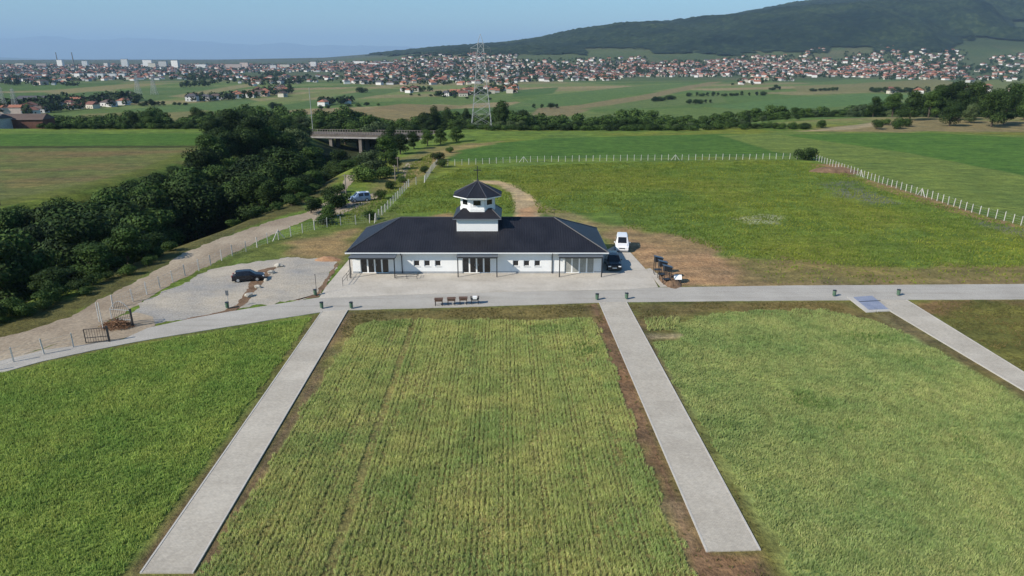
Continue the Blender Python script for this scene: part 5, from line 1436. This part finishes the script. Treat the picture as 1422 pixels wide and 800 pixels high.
for wk in WALLS:
    for rk in ROOFS:
        for hip in (0, 1):
            hw, hd, wh, rh = random.uniform(4.8, 7), random.uniform(4, 5), random.uniform(3.4, 6.2), random.uniform(2.3, 3.2)
            w, rr = house_geo(hw, hd, wh, rh, hip)
            wo = w.build('wall', WM[wk]); ro = rr.build('roof', RM[rk])
            wins_ = [(xx * hw, sy * (hd + .015), zz) for sy in (-1, 1) for xx in (-.55, 0, .55) for zz in ([1.0] if wh < 4.6 else [1.0, 3.7])]
            chm = MB(); chm.box(hw * .3 - .35, hw * .3 + .35, -.35, .35, wh + rh * .5, wh + rh + .9); cho = chm.build('chimney', RM['brown'])
            for o in (wo, ro, cho): C.objects.unlink(o)
            HP[(wk, rk, hip)] = (wo.data, ro.data, wins_, cho.data, w, rr)
SITES = []   # u0, v0, u1, v1, half thickness in v, count, place, white share
def strip(u0, v0, u1, v1, hv, n, place): SITES.append((u0, v0, u1, v1, hv, n, place))
strip(60, 152, 182, 142, 5, 26, 'in the village on the left plain')
strip(35, 158, 70, 152, 4, 8, 'in the village on the left plain')
strip(265, 140, 405, 131, 3, 24, 'in the row beyond the twin pylons')
strip(290, 114, 420, 112, 3, 20, 'at the left near edge of town')
strip(45, 118, 110, 117, 2, 8, 'by the tan strip on the left plain')
strip(350, 130, 410, 124, 3, 12, 'in the row beyond the twin pylons')
strip(340, 116, 475, 108, 5, 40, 'at the middle near edge of town')
strip(448, 146, 488, 143, 1.5, 6, 'in the small group above the bridge')
strip(475, 113, 720, 113, 5, 95, 'at the middle near edge of town')
strip(560, 128, 600, 126, 2, 6, 'in the small group left of the pylon')
strip(605, 134, 645, 132, 1.5, 5, 'in the hamlet just left of the pylon')
strip(640, 131, 715, 125, 4, 22, 'in the orange hamlet behind the pylon')
strip(480, 100, 720, 98, 9, 170, 'in the town in the middle')
strip(0, 108, 340, 103, 7, 150, 'in the far town on the left')
strip(560, 84, 720, 80, 6, 70, 'on the low rise behind the town')
strip(720, 106, 860, 104, 8, 110, 'below the hill in the middle')
strip(720, 92, 900, 88, 8, 90, 'below the hill in the middle')
strip(860, 98, 1060, 94, 10, 190, 'below the hill on the right')
strip(1000, 84, 1100, 82, 4, 30, 'below the hill on the right')
strip(1020, 117, 1065, 113, 3, 9, 'in the orange farm, right plain')
strip(1060, 97, 1330, 97, 9, 180, 'below the hill on the right')
strip(1075, 112, 1105, 111, 2, 7, 'in the orange farm, right plain')
strip(1110, 79, 1145, 68, 4, 14, 'in the hamlet on the hill slope')
strip(1180, 78, 1340, 74, 5, 38, 'on the hill foot, right')
strip(1215, 66, 1250, 64, 3, 9, 'in the hamlet on the hill slope')
strip(1340, 112, 1422, 110, 3, 12, 'on the plain at the right edge')
strip(1340, 98, 1430, 96, 7, 30, 'at right, below the green slope')
strip(1375, 84, 1430, 80, 5, 26, 'at right, below the green slope')
strip(1225, 109, 1345, 109, 2.5, 24, 'in the near row of the right town')
strip(1340, 127, 1372, 125, 2.5, 6, 'in the red farm behind right trees')
strip(1225, 129, 1285, 128, 1.5, 4, 'in the farm by the dark clump')
strip(1400, 127, 1425, 126, 1, 3, 'on the plain at the right edge')
strip(0, 98, 560, 95, 5, 520, 'in the far town on the left')
strip(-20, 92.5, 560, 91.2, 1.8, 240, 'in the far town on the left')
strip(430, 92, 720, 90, 6, 170, 'in the town in the middle')
strip(720, 100, 1060, 98, 9, 170, 'below the hill in the middle')
strip(1060, 102, 1340, 101, 7, 110, 'below the hill on the right')
strip(1000, 90, 1340, 84, 6, 90, 'below the hill on the right')
houses = []
for u0, v0, u1, v1, hv, n, place in SITES:
    for _ in range(int(n * 1.5) if n > 60 else n):
        s = random.random(); p = G(u0 + (u1 - u0) * s, v0 + (v1 - v0) * s + random.uniform(-hv, hv))
        if p is None or p.y > 6500: continue
        if any((p.x - q[0].x) ** 2 + (p.y - q[0].y) ** 2 < 70 for q in houses[-120:]): continue
        wk = random.choices(list(WALLS), [.56, .22, .12, .10])[0]
        rw = ([.48, .32, .10, .10] if p.x > 300 else [.30, .32, .20, .18]) if 'orange' not in place and 'red' not in place else [.6, .3, .05, .05]
        if p.y > 2500 and place.startswith('in the far town') and random.random() < .25: wk = 'white'
        houses.append((p, wk, random.choices(list(ROOFS), rw)[0], random.randrange(2), random.uniform(-.5, .5) + random.choice([0, math.pi / 2]), random.uniform(.75, 1.2), place))
houses.sort(key=lambda q: q[0].length)
lot = {}
for i, (p, wk, rk, hip, rz, s, place) in enumerate(houses):
    wd_, rd_, wid, chd, wmb, rmb = HP[(wk, rk, hip)]
    if i < 290:
        t = thing('house', f'small {wk} house with {rk} {"hipped" if hip else "gabled"} roof {place}', 'house', p, rz, 'houses ' + place)
        t.scale = (s, s, s)
        for nm, me in (('wall', wd_), ('roof', rd_)) + ((('chimney', chd),) if i < 110 else ()):
            o = bpy.data.objects.new(nm, me); C.objects.link(o)
            o.parent = t
        if i < 45:
            for wx, wy, wz in wid:
                o = bpy.data.objects.new('window', WINDOW); C.objects.link(o); o.parent = t; o.location = (wx, wy, wz)
    else:
        c, sn_ = math.cos(rz) * s, math.sin(rz) * s
        for key, m_ in ((('w', wk), wmb), (('r', rk), rmb)):
            V, Fc = lot.setdefault(key, ([], []))
            n = len(V)
            V += [(p.x + x * c - y * sn_, p.y + x * sn_ + y * c, p.z + z * s) for x, y, z in m_.v]
            Fc += [tuple(n + k for k in f) for f in m_.f]
# the far rest of the town: one mass
tv, tf_, tm, mats = [], [], [], []
for (kd, k), (V, Fc) in lot.items():
    n = len(tv); tv += V; tf_ += [tuple(n + q for q in f) for f in Fc]; tm += [len(mats)] * len(Fc); mats.append(WM[k] if kd == 'w' else RM[k])
me = bpy.data.meshes.new('distant_town'); me.from_pydata(tv, [], tf_)
for m_ in mats: me.materials.append(m_)
me.polygons.foreach_set('material_index', np.array(tm, np.int32)); me.update()
o = bpy.data.objects.new('distant_town', me); C.objects.link(o); tag(o, 'mass of far-off small houses spread across the plain below the hill', kind='stuff')

# larger town buildings
def storey_mat(name, c):
    m, nt, p = new_mat(name)
    br = nt.nodes.new('ShaderNodeTexBrick'); br.offset = 0
    for k_, v_ in (('Color1', (.10, .11, .12)), ('Color2', (.16, .17, .18)), ('Mortar', c)): br.inputs[k_].default_value = (*v_, 1)
    br.inputs['Scale'].default_value = 1; br.inputs['Brick Width'].default_value = 3.4; br.inputs['Row Height'].default_value = 3.0; br.inputs['Mortar Size'].default_value = .95; br.inputs['Mortar Smooth'].default_value = 0
    tc = nt.nodes.new('ShaderNodeTexCoord'); mp = nt.nodes.new('ShaderNodeMapping'); mp.inputs['Rotation'].default_value = (R(-90), 0, 0)
    nt.links.new(tc.outputs['Object'], mp.inputs[0]); nt.links.new(mp.outputs[0], br.inputs['Vector']); nt.links.new(br.outputs[0], p.inputs['Base Color']); p.inputs['Roughness'].default_value = .8
    return m
BM = {k: storey_mat('block_facade_' + k, v) for k, v in WALLS.items()}
def block(label, u, vb, d, w, dp, h, mat, cat='building', name='apartment_block', flat=True, group=None, storeys=4, roof='dark grey'):
    a = at(u, vb, d); z = float(height(a.x, a.y))
    t = thing(name, label, cat, (a.x, a.y, z), random.uniform(-.25, .25), group)
    mb = MB(); mb.box(-w / 2, w / 2, -dp / 2, dp / 2, -2, h); mb.build('wall', BM[wk_] if (wk_ := next((k for k in WM if WM[k] == mat), None)) and storeys > 2 else mat, t)
    if flat:
        mb = MB(); mb.box(-w / 2 - .3, w / 2 + .3, -dp / 2 - .3, dp / 2 + .3, h + .003, h + .8); mb.build('roof', RM[roof], t)
    else:
        mb = MB(); mb.hexa([(-w / 2 - .5, -dp / 2 - .5, h + .003), (w / 2 + .5, -dp / 2 - .5, h + .003), (w / 2 + .5, dp / 2 + .5, h + .003), (-w / 2 - .5, dp / 2 + .5, h + .003)], [(-w / 2 + .2, -.2, h + dp * .22), (w / 2 - .2, -.2, h + dp * .22), (w / 2 - .2, .2, h + dp * .22), (-w / 2 + .2, .2, h + dp * .22)]); mb.build('roof', RM[roof], t)
    return t
for i, (u, vb, d, w, h, wk) in enumerate([(86, 97, 3100, 26, 34, 'white'), (120, 98, 3100, 22, 30, 'white'), (175, 97, 3000, 26, 40, 'white'), (207, 97, 3000, 40, 36, 'white'), (213, 99, 2900, 30, 24, 'cream'), (228, 98, 3000, 34, 30, 'grey'), (245, 98, 2900, 30, 36, 'white'), (325, 97, 2800, 60, 22, 'pink'), (340, 95, 2900, 34, 26, 'pink'), (150, 99, 3000, 20, 22, 'grey'), (60, 100, 3100, 40, 18, 'pink'), (436, 97, 2800, 22, 26, 'white'), (500, 94, 2700, 44, 14, 'white'), (520, 98, 2500, 40, 12, 'white'), (538, 98, 2500, 44, 12, 'white'), (30, 98, 3200, 36, 16, 'cream'), (280, 96, 3000, 46, 16, 'white'), (396, 96, 2900, 40, 16, 'cream'), (380, 98, 2700, 22, 20, 'white')]):
    lab = wk
    size = 'tall' if h > 28 else ('mid-height' if h > 18 else 'low wide')
    where = 'far left' if u < 110 else ('left' if u < 260 else ('left of the middle' if u < 420 else 'above the bridge'))
    block(f'{size} {lab} apartment block on the town skyline, {where}', u, vb, d, w, 14, h * .9, WM[wk], group='apartment blocks on the town skyline', storeys=6)
for i, u in enumerate((110, 128, 141, 157, 171)):
    block('white square storage hall in the row of five on the left plain', u, 110, 1780, 15 if i != 3 else 19, 12, 11, WM['white'], 'hall', 'storage_hall', True, 'white storage halls in a row', 1)
rb = mottled('rusty_brick', (.10, .045, .035), (.15, .07, .05), .3, 2, .9, 0)
block('long dark red-brown brick shed by the hedge at the far left', 36, 178, 300, 20, 10, 5.6, rb, 'shed', 'brick_shed', False, None, 1, 'brown')
block('low grey shed left of the dark red-brown one', 2, 179, 292, 5, 8, 5.2, WM['grey'], 'shed', 'brick_shed', False, None, 1)
block('long low white-roofed factory hall at the left edge', 30, 152, 680, 36, 16, 5, WM['white'], 'hall', 'storage_hall', True, None, 1)
block('pale blue-grey factory hall behind the left sheds', 48, 146, 760, 30, 18, 6, WM['grey'], 'hall', 'storage_hall', False, None, 1)
block('small orange-walled works building at the left edge', 18, 151, 640, 18, 10, 6, WM['pink'], 'hall', 'storage_hall', False, None, 1, 'orange')
block('red-roofed barn behind the right trees', 1358, 127, 1010, 20, 12, 6, WM['pink'], 'barn', 'barn', False, None, 1, 'orange')
block('grey-roofed barn left of the red-roofed one behind the right trees', 1345, 128, 1000, 16, 10, 5, WM['grey'], 'barn', 'barn', False, None, 1)
for u, lab in ((82, 'left one of two slender chimneys above the town skyline'), (104, 'right one of two slender chimneys above the town skyline')):
    a = at(u, 97, 3300); z = float(height(a.x, a.y)); t = thing('factory_chimney', lab, 'chimney', (a.x, a.y, z))
    mb = MB(); mb.tube((0, 0, 0), (0, 0, 58), 2.6, 1.8, 10); mb.build('shaft', M['bridge'], t)
    mb = MB(); mb.tube((0, 0, 58.01), (0, 0, 61), 2.4, 2.4, 10); mb.build('cap', M['bridge_dark'], t)

# trees among the houses: one mass of far foliage
cs_, ns_, sz_ = [], [], []
r = np.random.default_rng(91)
def town_tree(p, rad):
    n = 34
    d = r.normal(0, 1, (n, 3)); d /= np.linalg.norm(d, axis=1, keepdims=True)
    cs_.append(np.array((p.x, p.y, p.z + rad * 1.0)) + d * np.array((1, 1, .85)) * rad * r.uniform(.6, 1.05, (n, 1))); ns_.append(d); sz_.append(np.full(n, rad * .75))
for u0, v0, u1, v1, hv, n, place in SITES:
    for _ in range(int(n * 2.9) + 2):
        s = random.random(); p = G(u0 + (u1 - u0) * s + random.uniform(-6, 6), v0 + (v1 - v0) * s + random.uniform(-hv, hv) * 1.05)
        if p is not None and p.y < 6500: town_tree(p, random.uniform(2.6, 5.0))
for u0, v0, u1, v1, hv, n in [(262, 108, 310, 107, 5, 90), (360, 105, 395, 104, 3, 50), (560, 104, 700, 104, 3, 90), (720, 100, 800, 98, 4, 70), (250, 122, 290, 118, 2, 20), (1280, 92, 1340, 94, 6, 60), (1330, 97, 1430, 100, 4, 50), (0, 118, 40, 116, 2, 20), (840, 92, 900, 96, 6, 40), (350, 114, 420, 116, 2, 22), (1170, 78, 1330, 80, 4, 60), (160, 140, 195, 142, 3, 20), (60, 146, 180, 140, 4, 40), (0, 155, 60, 150, 4, 30)]:
    for _ in range(n):
        s = random.random(); p = G(u0 + (u1 - u0) * s, v0 + (v1 - v0) * s + random.uniform(-hv, hv))
        if p is not None and p.y < 6500: town_tree(p, random.uniform(3.5, 6.5))
v_, f_ = leaf_cards(np.concatenate(cs_), np.concatenate(ns_), np.concatenate(sz_), r)
tt = np_mesh('town_trees', v_, f_, M['leaf_dark']); tag(tt, 'far-off trees and gardens massed between the town houses', kind='stuff')
print('houses', len(houses), 'plants', NTREES, 'spots', len(spots), 'ground', len(verts))
